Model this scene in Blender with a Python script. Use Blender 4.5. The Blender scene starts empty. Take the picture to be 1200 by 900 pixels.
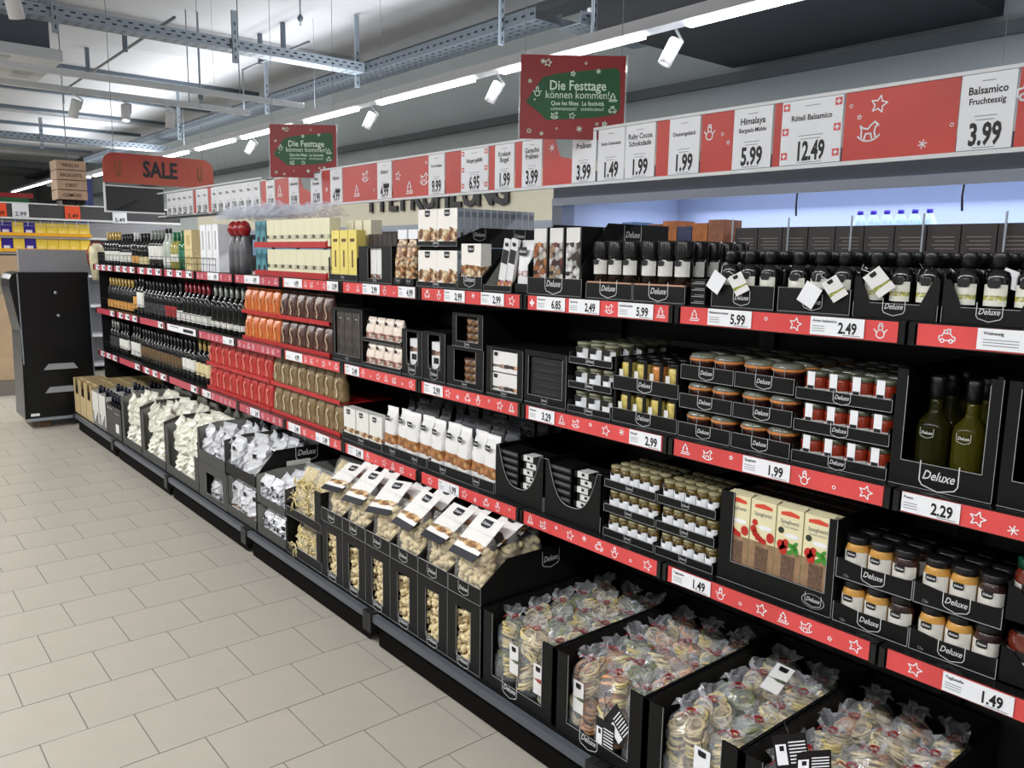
import bpy, math, random
from mathutils import Matrix, Vector
random.seed(7)
PI = math.pi
SC = bpy.context.scene
COL = SC.collection

# ---------------------------------------------------------------- camera
cd = bpy.data.cameras.new('camera'); cam = bpy.data.objects.new('camera', cd); COL.objects.link(cam)
cd.sensor_width = 36.0; cd.lens = 28.632; cd.clip_start = 0.05; cd.clip_end = 100
cam.matrix_world = Matrix(((0.767985, 0.086440, -0.634607, 0.0), (-0.640252, 0.129320, -0.757201, 0.0),
                           (0.016615, 0.987828, 0.154659, 1.643), (0, 0, 0, 1)))
SC.camera = cam
# ---------------------------------------------------------------- world, exposure
w = bpy.data.worlds.new('store_ambient'); SC.world = w; w.use_nodes = True
w.node_tree.nodes['Background'].inputs[0].default_value = (0.85, 0.92, 1.0, 1)
w.node_tree.nodes['Background'].inputs[1].default_value = 0.25
SC.view_settings.view_transform = 'Standard'; SC.view_settings.look = 'None'
SC.view_settings.gamma = 1.0; SC.view_settings.use_curve_mapping = False
SC.view_settings.exposure = 0.22
SC.cycles.max_bounces = 6; SC.cycles.diffuse_bounces = 3; SC.cycles.glossy_bounces = 3
SC.cycles.transmission_bounces = 5; SC.cycles.transparent_max_bounces = 8
SC.cycles.caustics_reflective = False; SC.cycles.caustics_refractive = False
SC.cycles.sample_clamp_indirect = 4.0

def area(name, loc, sx, sy, power, rot=(0, 0, 0), col=(1, .985, .975), parent=None):
    l = bpy.data.lights.new(name, 'AREA'); l.shape = 'RECTANGLE'; l.size = sx; l.size_y = sy
    l.energy = power; l.color = col
    o = bpy.data.objects.new(name, l); COL.objects.link(o); o.location = loc; o.rotation_euler = rot
    if parent: o.parent = parent
    return o
# large lights: the continuous lamp rows of the store (their housings are built with the ceiling), each with an added ceiling fill
ROWS = [(-0.55, 520), (4.0, 330), (-5.0, 330)]
for rx, pw in ROWS:
    area('lamp_row_light', (rx, 9.0, 2.985), 0.09, 24.0, pw)
    area('ceiling_fill_light', (rx, 9.0, 3.085), 0.5, 24.0, pw * (.27 if rx < 3 else .85), (PI, 0, 0), (.93, .97, 1))  # added broad upward fill that brightens the ceiling, not a lamp of the row
area('freezer_light', (4.75, 2.4, 2.02), 1.0, 3.4, 24, (0, 0, 0), (.74, .80, 1.0))

# ---------------------------------------------------------------- materials
MAT = {}
def srgb(c):
    return tuple((x / 12.92 if x <= .04045 else ((x + .055) / 1.055) ** 2.4) for x in c)
def mat(name, col, rough=.5, metal=0., emis=None, estr=0., trans=0., spec=.5, noise=0., nscale=30., alpha=1., coat=0., bump=0., col2=None, ior=1.45):
    if name in MAT: return MAT[name]
    m = bpy.data.materials.new(name); m.use_nodes = True; nt = m.node_tree
    b = nt.nodes['Principled BSDF']; c = (*srgb(col), 1)
    b.inputs['Base Color'].default_value = c; b.inputs['Roughness'].default_value = rough
    b.inputs['Metallic'].default_value = metal; b.inputs['Specular IOR Level'].default_value = spec
    b.inputs['Transmission Weight'].default_value = trans; b.inputs['IOR'].default_value = ior
    b.inputs['Alpha'].default_value = alpha; b.inputs['Coat Weight'].default_value = coat
    if emis:
        b.inputs['Emission Color'].default_value = (*srgb(emis), 1); b.inputs['Emission Strength'].default_value = estr
        m.cycles.emission_sampling = 'NONE'
    if noise or bump:
        tc = nt.nodes.new('ShaderNodeTexCoord'); nz = nt.nodes.new('ShaderNodeTexNoise')
        nz.inputs['Scale'].default_value = nscale; nz.inputs['Detail'].default_value = 3
        nt.links.new(tc.outputs['Object'], nz.inputs['Vector'])
        if noise:
            r = nt.nodes.new('ShaderNodeValToRGB'); k = srgb(col2) if col2 else tuple(x * (1 - noise) for x in srgb(col))
            r.color_ramp.elements[0].position = .35; r.color_ramp.elements[1].position = .65
            r.color_ramp.elements[0].color = (*k, 1); r.color_ramp.elements[1].color = c
            nt.links.new(nz.outputs['Fac'], r.inputs['Fac']); nt.links.new(r.outputs['Color'], b.inputs['Base Color'])
        if bump:
            bp = nt.nodes.new('ShaderNodeBump'); bp.inputs['Strength'].default_value = bump; bp.inputs['Distance'].default_value = .02
            nt.links.new(nz.outputs['Fac'], bp.inputs['Height']); nt.links.new(bp.outputs['Normal'], b.inputs['Normal'])
    MAT[name] = m; return m

def printed(name, paper, zlo, zhi, cols, scale=60, rough=.35, ymax=1.0, thr=.4):
    """paper with a printed picture of small rounded pieces (nuts, biscuits) between two heights of the object"""
    if name in MAT: return MAT[name]
    m = bpy.data.materials.new(name); m.use_nodes = True; nt = m.node_tree; N = nt.nodes.new; L = nt.links.new
    b = nt.nodes['Principled BSDF']; b.inputs['Roughness'].default_value = rough
    tc = N('ShaderNodeTexCoord'); sp = N('ShaderNodeSeparateXYZ'); L(tc.outputs['Object'], sp.inputs[0])
    vo = N('ShaderNodeTexVoronoi'); vo.inputs['Scale'].default_value = scale; L(tc.outputs['Object'], vo.inputs['Vector'])
    cr = N('ShaderNodeValToRGB'); cr.color_ramp.interpolation = 'CONSTANT'
    while len(cr.color_ramp.elements) < len(cols): cr.color_ramp.elements.new(.5)
    for i, cc in enumerate(cols):
        cr.color_ramp.elements[i].position = i / len(cols); cr.color_ramp.elements[i].color = (*srgb(cc), 1)
    sc = N('ShaderNodeSeparateXYZ'); L(vo.outputs['Color'], sc.inputs[0]); L(sc.outputs[0], cr.inputs['Fac'])
    dk = N('ShaderNodeMapRange'); dk.inputs[1].default_value = 0; dk.inputs[2].default_value = .9; dk.inputs[3].default_value = 1.15; dk.inputs[4].default_value = .25
    L(vo.outputs['Distance'], dk.inputs[0])
    mu = N('ShaderNodeMix'); mu.data_type = 'RGBA'; mu.blend_type = 'MULTIPLY'; mu.inputs[0].default_value = 1
    L(cr.outputs['Color'], mu.inputs[6]); L(dk.outputs[0], mu.inputs[7])
    nz = N('ShaderNodeTexNoise'); nz.inputs['Scale'].default_value = 18; L(tc.outputs['Object'], nz.inputs['Vector'])
    mid = (zlo + zhi) / 2; half = (zhi - zlo) / 2
    a = N('ShaderNodeMath'); a.operation = 'SUBTRACT'; L(sp.outputs[2], a.inputs[0]); a.inputs[1].default_value = mid
    ab = N('ShaderNodeMath'); ab.operation = 'ABSOLUTE'; L(a.outputs[0], ab.inputs[0])
    d = N('ShaderNodeMath'); d.operation = 'DIVIDE'; L(ab.outputs[0], d.inputs[0]); d.inputs[1].default_value = half
    e = N('ShaderNodeMath'); e.operation = 'ADD'; L(d.outputs[0], e.inputs[0]); L(nz.outputs['Fac'], e.inputs[1])
    g = N('ShaderNodeMath'); g.operation = 'LESS_THAN'; L(e.outputs[0], g.inputs[0]); g.inputs[1].default_value = 1.0 + thr
    mx = N('ShaderNodeMix'); mx.data_type = 'RGBA'; mx.inputs[6].default_value = (*srgb(paper), 1)
    L(g.outputs[0], mx.inputs[0]); L(mu.outputs[2], mx.inputs[7]); L(mx.outputs[2], b.inputs['Base Color'])
    MAT[name] = m; return m

BLACK = mat('black_card', (.032, .034, .040), .5, spec=.3)
BLACK2 = mat('black_steel', (.065, .065, .07), .42, .0)
EDGE = mat('white_print_line', (.62, .63, .64), .5)
INNER = mat('grey_card_inside', (.50, .50, .48), .8)
WHITE = mat('white_paper', (.91, .92, .94), .4)
CREAMP = mat('cream_paper', (.90, .88, .78), .45)
INK = mat('black_ink', (.06, .06, .07), .5)
INK2 = mat('grey_ink', (.45, .45, .47), .6)
RED = mat('red_print', (.86, .31, .31), .35, noise=.16, nscale=5)
REDB = mat('red_poster', (.78, .24, .20), .38, noise=.18, nscale=3)
REDP = mat('pale_red_print', (.93, .62, .58), .5)
GREY = mat('grey_steel', (.42, .44, .46), .45, .3)
BARM = mat('slate_grey_bar', (.33, .35, .38), .4, .2)
GALV = mat('galvanised_steel', (.62, .66, .70), .4, .5)
GALVD = mat('dull_galvanised', (.40, .44, .48), .5, .4)
WPAINT = mat('white_paint', (.86, .87, .88), .45)
GLOW = mat('lamp_tube', (1, 1, 1), .5, emis=(1, 1, 1), estr=9)
CLEARP = mat('clear_plastic', (.95, .97, 1), .08, alpha=.22, spec=.9)
DARK = mat('dark_plastic', (.06, .06, .07), .3)

# ---------------------------------------------------------------- mesh builder
class MB:
    def __init__(s): s.v = []; s.f = []; s.m = []; s.s = []; s.ml = []
    def mi(s, m):
        if m not in s.ml: s.ml.append(m)
        return s.ml.index(m)
    def add(s, vs, fs, m, smooth=False):
        o = len(s.v); s.v += [tuple(q) for q in vs]; k = s.mi(m)
        for f in fs: s.f.append([o + i for i in f]); s.m.append(k); s.s.append(smooth)
        return s
    def box(s, x0, x1, y0, y1, z0, z1, m):
        return s.add([(x0, y0, z0), (x1, y0, z0), (x1, y1, z0), (x0, y1, z0), (x0, y0, z1), (x1, y0, z1), (x1, y1, z1), (x0, y1, z1)],
                     [(3, 2, 1, 0), (4, 5, 6, 7), (0, 1, 5, 4), (1, 2, 6, 5), (2, 3, 7, 6), (3, 0, 4, 7)], m)
    def quad(s, a, b, c, d, m): return s.add([a, b, c, d], [(0, 1, 2, 3)], m)
    def lathe(s, prof, m, seg=14, cx=0, cy=0, a0=0, a1=2 * PI, smooth=True):
        full = abs(a1 - a0 - 2 * PI) < 1e-6; n = seg if full else seg + 1
        vs = []; fs = []
        for r, z in prof:
            for i in range(n):
                a = a0 + (a1 - a0) * i / seg
                vs.append((cx + r * math.cos(a), cy + r * math.sin(a), z))
        for k in range(len(prof) - 1):
            for i in range(seg):
                j = (i + 1) % n
                fs.append((k * n + i, k * n + j, (k + 1) * n + j, (k + 1) * n + i))
        if full:
            if prof[0][0] > 1e-5: fs.append(tuple(reversed(range(n))))
            if prof[-1][0] > 1e-5: fs.append(tuple((len(prof) - 1) * n + i for i in range(n)))
        return s.add(vs, fs, m, smooth)
    def tube(s, pts, r, m, seg=6):
        vs = []; fs = []; n = len(pts); P = [Vector(p) for p in pts]
        for i in range(n):
            d = (P[min(i + 1, n - 1)] - P[max(i - 1, 0)]).normalized()
            u = d.cross(Vector((0, 0, 1)) if abs(d.z) < .9 else Vector((1, 0, 0))).normalized(); v = d.cross(u)
            for k in range(seg):
                a = 2 * PI * k / seg; q = P[i] + (u * math.cos(a) + v * math.sin(a)) * r; vs.append(q)
        for i in range(n - 1):
            for k in range(seg):
                j = (k + 1) % seg; fs.append((i * seg + k, i * seg + j, (i + 1) * seg + j, (i + 1) * seg + k))
        fs.append(tuple(reversed(range(seg)))); fs.append(tuple((n - 1) * seg + k for k in range(seg)))
        return s.add(vs, fs, m, True)
    def poly(s, pts, thick, m, axis='x', at=0.):
        """extrude a 2-D outline; axis x: outline is (y, z), thickness along +x from at"""
        n = len(pts)
        if axis == 'x': A = [(at, p[0], p[1]) for p in pts]; B = [(at + thick, p[0], p[1]) for p in pts]
        elif axis == 'y': A = [(p[0], at, p[1]) for p in pts]; B = [(p[0], at + thick, p[1]) for p in pts]
        else: A = [(p[0], p[1], at) for p in pts]; B = [(p[0], p[1], at + thick) for p in pts]
        fs = [tuple(range(n)), tuple(reversed(range(n, 2 * n)))] + [(i, i + n, (i + 1) % n + n, (i + 1) % n) for i in range(n)]
        return s.add(A + B, fs, m)
    def mesh(s, name):
        me = bpy.data.meshes.new(name); me.from_pydata(s.v, [], s.f)
        for m in s.ml: me.materials.append(m)
        me.polygons.foreach_set('material_index', s.m); me.polygons.foreach_set('use_smooth', s.s)
        me.update(); return me

def obj(name, me, parent=None, loc=(0, 0, 0), rot=(0, 0, 0), scale=None, label=None, kind=None):
    if isinstance(me, MB): me = me.mesh(name)
    o = bpy.data.objects.new(name, me); COL.objects.link(o); o.location = loc; o.rotation_euler = rot
    if scale: o.scale = scale if isinstance(scale, tuple) else (scale,) * 3
    if parent: o.parent = parent
    if label: o['label'] = label
    if kind: o['kind'] = kind
    return o
def thing(name, label, cat, loc=(0, 0, 0), rot=(0, 0, 0), group=None, me=None, scale=None):
    o = obj(name, me, None, loc, rot, scale); o['label'] = label; o['category'] = cat
    if group: o['group'] = group
    return o
def struct(name, me, loc=(0, 0, 0)): return obj(name, me, None, loc, kind='structure')
def proto(parts):
    """parts: list of (name, MB or mesh, [sub-parts], loc, rot, scale)"""
    out = []
    for p in parts:
        n, me, sub = p[0], p[1], (p[2] if len(p) > 2 else [])
        out.append((n, me.mesh(n) if isinstance(me, MB) else me, proto(sub) if sub else [], p[3] if len(p) > 3 else (0, 0, 0), p[4] if len(p) > 4 else (0, 0, 0), p[5] if len(p) > 5 else None))
    return out
def put(pr, name, label, cat, loc, rz=0., group=None, rot=None, scale=None):
    """one thing: its root plus a copy of every part, meshes shared"""
    t = thing(name, label, cat, loc, rot or (0, 0, rz), group, None, scale)
    def rec(ps, par):
        for n, me, sub, l, r, s in ps:
            o = obj(n, me, par, l, r, s); rec(sub, o)
    rec(pr, t); return t

# ---------------------------------------------------------------- writing
_TX = {}
def text_mesh(s, bold=0., shear=0., spacing=1., m=None):
    """flat lettering, cap height about 0.7, centred on its own width, in the local x-y plane"""
    k = (s, bold, shear, spacing, m.name if m else '')
    if k in _TX: return _TX[k]
    c = bpy.data.curves.new('lettering', 'FONT'); c.body = s; c.align_x = 'CENTER'; c.resolution_u = 2
    c.offset = bold; c.shear = shear; c.space_character = spacing
    o = bpy.data.objects.new('lettering', c); COL.objects.link(o)
    me = bpy.data.meshes.new_from_object(o.evaluated_get(bpy.context.evaluated_depsgraph_get()))
    bpy.data.objects.remove(o); me.name = 'lettering'; me.materials.clear(); me.materials.append(m or INK)
    _TX[k] = me; return me
FRONT = Matrix(((0, 0, -1), (-1, 0, 0), (0, 1, 0))).to_euler()     # faces -x (the aisle)
SIDE = Matrix(((1, 0, 0), (0, 0, -1), (0, 1, 0))).to_euler()       # faces -y
def write(parent, s, loc, size, bold=0., shear=0., m=None, rot=None, sx=1., name='lettering', width=None):
    me = text_mesh(s, bold, shear, 1., m)
    if width:
        xs = [v.co.x for v in me.vertices]; sx = width / size / max(.01, (max(xs) - min(xs)))
    return obj(name, me, parent, loc, rot or FRONT, (size * sx, size, size))
def texts(specs, m=None):
    """join several words into one flat mesh in the local x-y plane. specs: (string, x, y, size, bold, sx)"""
    mb = MB()
    for sp in specs:
        s, x, y, size, bold = sp[:5]; sx = sp[5] if len(sp) > 5 else 1.
        me = text_mesh(s, bold)
        mb.add([(x + v.co.x * size * sx, y + v.co.y * size, 0) for v in me.vertices], [tuple(p.vertices) for p in me.polygons], m or INK)
    return mb
def strokes(lines, wd, m, mb=None):
    mb = mb or MB()
    for ln in lines:
        for a, b in zip(ln, ln[1:]):
            dx, dy = b[0] - a[0], b[1] - a[1]; L = math.hypot(dx, dy) or 1; nx, ny = -dy / L * wd / 2, dx / L * wd / 2; ex, ey = dx / L * wd * .3, dy / L * wd * .3
            mb.quad((a[0] - ex - nx, a[1] - ey - ny, 0), (b[0] + ex - nx, b[1] + ey - ny, 0), (b[0] + ex + nx, b[1] + ey + ny, 0), (a[0] - ex + nx, a[1] - ey + ny, 0), m)
    return mb
def circ(cx, cy, r, n=10, a0=0, a1=2 * PI): return [(cx + r * math.cos(a0 + (a1 - a0) * i / n), cy + r * math.sin(a0 + (a1 - a0) * i / n)) for i in range(n + 1)]
def star(cx, cy, r): return [(cx + (r if i % 2 == 0 else r * .48) * math.sin(PI * i / 5 + .2), cy + (r if i % 2 == 0 else r * .48) * math.cos(PI * i / 5 + .2)) for i in range(11)]
ICON = {
 'star': [star(0, 0, .5)],
 'small_star': [star(0, 0, .24)],
 'snowflake': [[(-.3 * math.cos(a), -.3 * math.sin(a)), (.3 * math.cos(a), .3 * math.sin(a))] for a in (.3, 1.35, 2.4)],
 'ball': [circ(0, 0, .16, 8)],
 'snowman': [circ(0, -.2, .28, 12), circ(0, .22, .15, 10), [(-.16, .36), (.16, .36)], [(-.1, .36), (-.1, .52), (.1, .52), (.1, .36)], [(-.26, -.1), (-.45, .12)], [(.26, -.1), (.45, .12)]],
 'car': [[(-.48, -.25), (-.5, 0), (-.3, .04), (-.24, .2), (.2, .2), (.32, .02), (.5, -.04), (.48, -.25), (.3, -.25)], [(-.12, -.25), (.12, -.25)], circ(-.28, -.28, .12, 8), circ(.26, -.28, .12, 8), [(-.2, .24), (-.2, .4), (0, .4), (0, .24)], [(0, .3), (.02, .48), (.2, .46), (.18, .24)]],
 'tree': [[(0, .5), (-.25, .12), (-.12, .12), (-.34, -.2), (.34, -.2), (.12, .12), (.25, .12), (0, .5)], [(-.45, -.36), (.4, -.36), (.5, -.22)]],
 'horse': [circ(0, .25, .66, 8, PI * 1.22, PI * 1.78), [(-.35, .1), (-.42, .3), (-.28, .18), (-.05, .12), (.1, .3), (.26, .42), (.44, .26), (.3, .2), (.26, -.02), (.34, -.3)], [(-.35, .1), (-.34, -.3)], [(-.2, -.3), (-.14, -.08), (.1, -.08), (.16, -.3)]],
}
_IC = {}
def icon(parent, kind, loc, size, m=None, rot=None):
    k = (kind, (m or WHITE).name)
    if k not in _IC: _IC[k] = strokes(ICON[kind], .075, m or WHITE).mesh(kind + '_print')
    return obj(kind + '_print', _IC[k], parent, loc, rot or FRONT, size)

# the brand shield: outline with sloped lettering, width 1 (local x-y plane)
def logo_mesh(m):
    mb = strokes([[(-.5, .42), (-.5, -.12), (-.42, -.24), (0, -.36), (.42, -.24), (.5, -.12), (.5, .42)]], .03, m)
    me = text_mesh('Deluxe', .012, .35)
    xs = [v.co.x for v in me.vertices]; k = .84 / (max(xs) - min(xs))
    mb.add([(v.co.x * k - .02, v.co.y * k * 1.25 - .06, 0) for v in me.vertices], [tuple(p.vertices) for p in me.polygons], m)
    return mb.mesh('logo')
LOGO = logo_mesh(mat('logo_white', (.80, .81, .82), .5))
# black label emblem used on the white packs (a black tab with lettering)
def emblem_mesh(letters=True):
    mb = MB(); mb.add([(-.5, .34, 0), (-.5, -.2, 0), (-.3, -.34, 0), (.3, -.34, 0), (.5, -.2, 0), (.5, .34, 0)], [(0, 1, 2, 3, 4, 5)], INK)
    if letters:
        me = text_mesh('Deluxe', .012, .35); xs = [v.co.x for v in me.vertices]; k = .8 / (max(xs) - min(xs))
        mb.add([(v.co.x * k - .02, v.co.y * k * 1.2 - .1, .004) for v in me.vertices], [tuple(p.vertices) for p in me.polygons], WHITE)
    return mb.mesh('emblem')
EMB = emblem_mesh(); EMBS = emblem_mesh(False)

# ================================================================= SETTING
TILE = .2975
grout = mat('tile_grout', (.40, .39, .37), .8)
tile_m = mat('beige_floor_tile', (.66, .642, .60), .33, noise=.08, nscale=3.5, spec=.35)
floor = struct('floor', MB().box(-7, 7, -3, 32, -.2, -.0015, grout))
tb = MB(); g = .0038; h = .0018
tb.box(g / 2, TILE - g / 2, g / 2, TILE - g / 2, -.0015, .0, tile_m)
tile_me = tb.mesh('tile')
tiles = []
X0, Y0 = .263, 2.925        # a joint crossing, measured
def vis(x, y):
    # inside the camera's horizontal field, on the aisle floor
    cx = .767985 * x - .640252 * y + .016615 * -1.643; cy = .08644 * x + .12932 * y + .987828 * -1.643; cz = -(-.634607 * x - .757201 * y + .154659 * -1.643)
    if cz <= .2: return False
    px = 600 + 954.4 * cx / cz; py = 450 - 954.4 * cy / cz
    return -40 < px < 1240 and py < 940
for j in range(-8, 96):
    y = Y0 + j * TILE
    for i in range(-26, 24):
        x = X0 + (i + (.5 if j % 2 else 0)) * TILE
        if x > 6.6 or x < -6.6 or y < -2.5: continue
        tiles.append((math.hypot(x, y), x, y))
near = sorted(t for t in tiles if (vis(t[1], t[2]) or vis(t[1] + TILE, t[2] + TILE) or vis(t[1], t[2] + TILE)) and t[1] < 1.85)[:298]
nset = {(t[1], t[2]) for t in near}
for _, x, y in near: obj('tile', tile_me, floor, (x, y, random.uniform(-.0002, .0002)))
rest = MB()
for _, x, y in tiles:
    if (x, y) in nset or y < 0: continue
    rest.quad((x + g / 2, y + g / 2, 0), (x + TILE - g / 2, y + g / 2, 0), (x + TILE - g / 2, y + TILE - g / 2, 0), (x + g / 2, y + TILE - g / 2, 0), tile_m)
obj('tile', rest, floor, kind='stuff')

ceil_m = mat('pale_ceiling', (.74, .74, .75), .85, noise=.06, nscale=1.2)
wall_m = mat('grey_wall', (.60, .625, .62), .8, noise=.05, nscale=1)
struct('ceiling', MB().box(-7, 7, -3, 32, 4.0, 4.15, ceil_m))
struct('wall_right', MB().box(5.65, 5.9, -3, 32, 0, 4.0, wall_m))
struct('wall_left', MB().box(-7, -6.8, -3, 32, 0, 4.0, wall_m))
struct('wall_back', MB().box(-6.8, 5.65, -3, -2.8, 0, 4.0, wall_m))
struct('wall_front', MB().box(-6.8, 5.65, 31.8, 32, 0, 4.0, wall_m))
struct('trim_1', MB().box(5.60, 5.65, -2.8, 31.8, 3.02, 3.1, mat('wall_ledge', (.36, .38, .38), .8)))
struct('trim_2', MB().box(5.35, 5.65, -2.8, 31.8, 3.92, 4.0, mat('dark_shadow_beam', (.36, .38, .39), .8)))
for k, (y, wd) in enumerate([(9.25, .5), (16.5, .5), (23.5, .5)]):
    struct('trim_%d' % (k + 3), MB().box(-6.8, 5.2, y, y + wd, 3.93, 4.0, ceil_m))
# recessed ribs of the far ceiling
rb = MB()
for k in range(9): rb.box(-6.8, 5.2, 12.2 + k * 2.0, 12.32 + k * 2.0, 3.95, 4.0, GALVD)
struct('trim_6', rb)

# fascia over the freezers with its letters
fas = thing('freezer_fascia', 'beige panel above the freezers with big black TIEFKÜHLUNG letters', 'sign')
obj('panel', MB().box(5.52, 5.64, 4.3, 16, 1.97, 2.52, mat('beige_fascia', (.72, .70, .62), .7)), fas)
for i, ch in enumerate('TIEFKÜHLUNG'):
    me = text_mesh(ch, .03, 0, 1, INK); mbx = MB()
    n = len(me.vertices); vs = [(v.co.x, v.co.y, 0) for v in me.vertices] + [(v.co.x, v.co.y, .06) for v in me.vertices]
    fs = [tuple(p.vertices) for p in me.polygons]; fs = [tuple(reversed(f)) for f in fs] + [tuple(q + n for q in f) for f in fs]
    ed = {}
    for p in me.polygons:
        for e in p.edge_keys: ed[e] = ed.get(e, 0) + 1
    fs += [(a, b, b + n, a + n) for (a, b), c in ed.items() if c == 1]
    mbx.add(vs, fs, mat('sign_black', (.07, .07, .07), .5))
    obj('letter', mbx, fas, (5.51, 9.46 - i * .266, 2.19), FRONT, .42)

# wall freezers under the fascia
fr = thing('wall_freezer', 'grey glass door freezer row under the TIEFKÜHLUNG panel', 'freezer', (0, 0, 0))
GF = mat('freezer_grey', (.47, .50, .54), .4)
obj('body', MB().box(5.0, 5.5, 4.8, 13, .0, 1.97, GF), fr)
blu = mat('freezer_glass', (.50, .60, .70), .12, noise=.4, nscale=2)
for k in range(10):
    y = 4.9 + k * .8
    d = obj('door', MB().box(4.97, 4.999, y + .03, y + .77, .25, 1.85, blu), fr)
    obj('frame', MB().box(4.955, 4.969, y, y + .05, .2, 1.9, DARK).box(4.955, 4.969, y + .05, y + .8, 1.84, 1.9, DARK), d)

# the tall cooler right behind the gondola: frame, lit inside
CF = mat('cooler_frame', (.25, .28, .32), .45)
CI = mat('cooler_inside', (.70, .74, .82), .5)
co = thing('wall_cooler', 'open lit cooler with grey frame and bluish inside behind the black gift shelves', 'cooler')
obj('header', MB().box(4.0, 4.12, -.6, 4.35, 2.055, 2.215, CF), co)
obj('header_trim', MB().box(3.985, 3.999, -.6, 4.35, 2.00, 2.052, mat('pale_trim', (.62, .66, .72), .4)), co)
obj('post', MB().box(4.0, 4.12, 4.26, 4.36, 0, 2.05, mat('cooler_post', (.50, .54, .60), .4)), co)
obj('back_panel', MB().box(5.3, 5.35, -.6, 4.36, .3, 2.2, CI), co)
obj('top_panel', MB().box(4.13, 5.3, -.6, 4.36, 2.16, 2.21, CI), co)
obj('side_panel', MB().box(4.13, 5.3, 4.28, 4.36, 0, 2.15, CI), co)
obj('shelf', MB().box(4.3, 5.28, -.5, 4.2, 1.70, 1.74, WPAINT), co)
obj('base', MB().box(4.0, 5.3, -.6, 4.24, 0, .6, CF), co)
for yy in (2.62, 1.72):
    obj('shelf_chain', MB().tube([(4.3, yy, 1.9), (4.31, yy + .01, 1.97), (4.3, yy, 2.06), (4.3, yy, 2.15)], .006, DARK, 5), co)
# bottles inside the cooler
bt = MB().lathe([(.033, 0), (.035, .02), (.035, .12), (.02, .155), (.014, .165)], mat('milk_bottle', (.80, .90, 1), .2), 10)
cp = MB().lathe([(.017, .165), (.017, .185)], mat('purple_cap', (.25, .15, .70), .4), 8)
pb = proto([('bottle_body', bt), ('cap', cp)])
for k in range(6):
    put(pb, 'drink_bottle', 'one of the glowing white bottles with purple caps lined up inside the cooler', 'bottle', (4.5, 1.96 + k * .076, 1.742), group='white bottles in the cooler')

# ---------------------------------------------------------------- ceiling fittings
def strut(mb, x0, y0, x1, y1, z0, z1, th, m):     # thin vertical plate between two plan points
    dx, dy = x1 - x0, y1 - y0; L = math.hypot(dx, dy); nx, ny = -dy / L * th / 2, dx / L * th / 2
    mb.add([(x0 + nx, y0 + ny, z0), (x0 - nx, y0 - ny, z0), (x1 - nx, y1 - ny, z0), (x1 + nx, y1 + ny, z0), (x0 + nx, y0 + ny, z1), (x0 - nx, y0 - ny, z1), (x1 - nx, y1 - ny, z1), (x1 + nx, y1 + ny, z1)],
           [(3, 2, 1, 0), (4, 5, 6, 7), (0, 1, 5, 4), (1, 2, 6, 5), (2, 3, 7, 6), (3, 0, 4, 7)], m)
def cable_tray(label, x0, x1, y0, y1, z, hangers, along):
    t = thing('cable_tray', label, 'cable tray')
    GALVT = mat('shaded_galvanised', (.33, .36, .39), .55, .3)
    a = MB(); hgt = .09
    if along == 'x':
        a.box(x0, x1, y0, y1, z, z + .006, GALV); a.box(x0, x1, y0 - .004, y0, z, z + hgt, GALV); a.box(x0, x1, y1, y1 + .004, z, z + hgt, GALV)
    else:
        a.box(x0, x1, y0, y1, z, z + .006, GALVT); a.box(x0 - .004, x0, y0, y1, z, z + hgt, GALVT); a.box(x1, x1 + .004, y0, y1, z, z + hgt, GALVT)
    obj('tray', a, t)
    s = MB()                          # punched slots
    if along == 'x':
        n = int((x1 - x0) / .085)
        for i in range(n):
            for zz in (.025, .058): s.box(x0 + i * .085 + .02 + (.04 if zz > .03 else 0), x0 + i * .085 + .055 + (.04 if zz > .03 else 0), y0 - .0055, y0 - .0045, z + zz, z + zz + .011, DARK)
            for r in range(3): s.box(x0 + i * .085 + .02, x0 + i * .085 + .055, y0 + .03 + r * .05, y0 + .045 + r * .05, z - .001, z - .0004, DARK)
    else:
        n = int((y1 - y0) / .1)
        for i in range(n):
            s.box(x0 - .0055, x0 - .0045, y0 + i * .1 + .02, y0 + i * .1 + .06, z + .035, z + .05, DARK)
            for r in range(3): s.box(x0 + .04 + r * .07, x0 + .058 + r * .07, y0 + i * .1 + .02, y0 + i * .1 + .06, z - .001, z - .0004, DARK)
    obj('slots', s, t, kind='stuff')
    for (hx, hy) in hangers:
        hb = MB().box(hx - .022, hx + .022, hy - .012, hy + .012, z - .12, 3.99 if along == 'y' else z + .32, GALV)
        for q in range(5): hb.box(hx - .005, hx + .005, hy - .0135, hy - .0125, z - .09 + q * .07, z - .06 + q * .07, DARK)
        obj('hanger', hb, t)
    return t
cable_tray('long perforated steel cable tray crossing the pale ceiling at upper left', -3.0, 4.27, 7.45, 7.62, 3.42, [(1.53, 7.42), (2.95, 7.42), (-1.2, 7.42)], 'x')
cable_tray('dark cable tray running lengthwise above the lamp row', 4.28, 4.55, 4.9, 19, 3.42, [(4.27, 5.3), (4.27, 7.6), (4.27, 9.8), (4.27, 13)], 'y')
cable_tray('short slotted cable tray beside the black ceiling box', 4.60, 5.5, 4.75, 5.0, 3.42, [(4.7, 4.7)], 'x')
cable_tray('far cable tray crossing the bluish ceiling beyond the tracks', -3, 4.6, 14.0, 14.2, 3.22, [(2.6, 13.97)], 'x')

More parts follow.
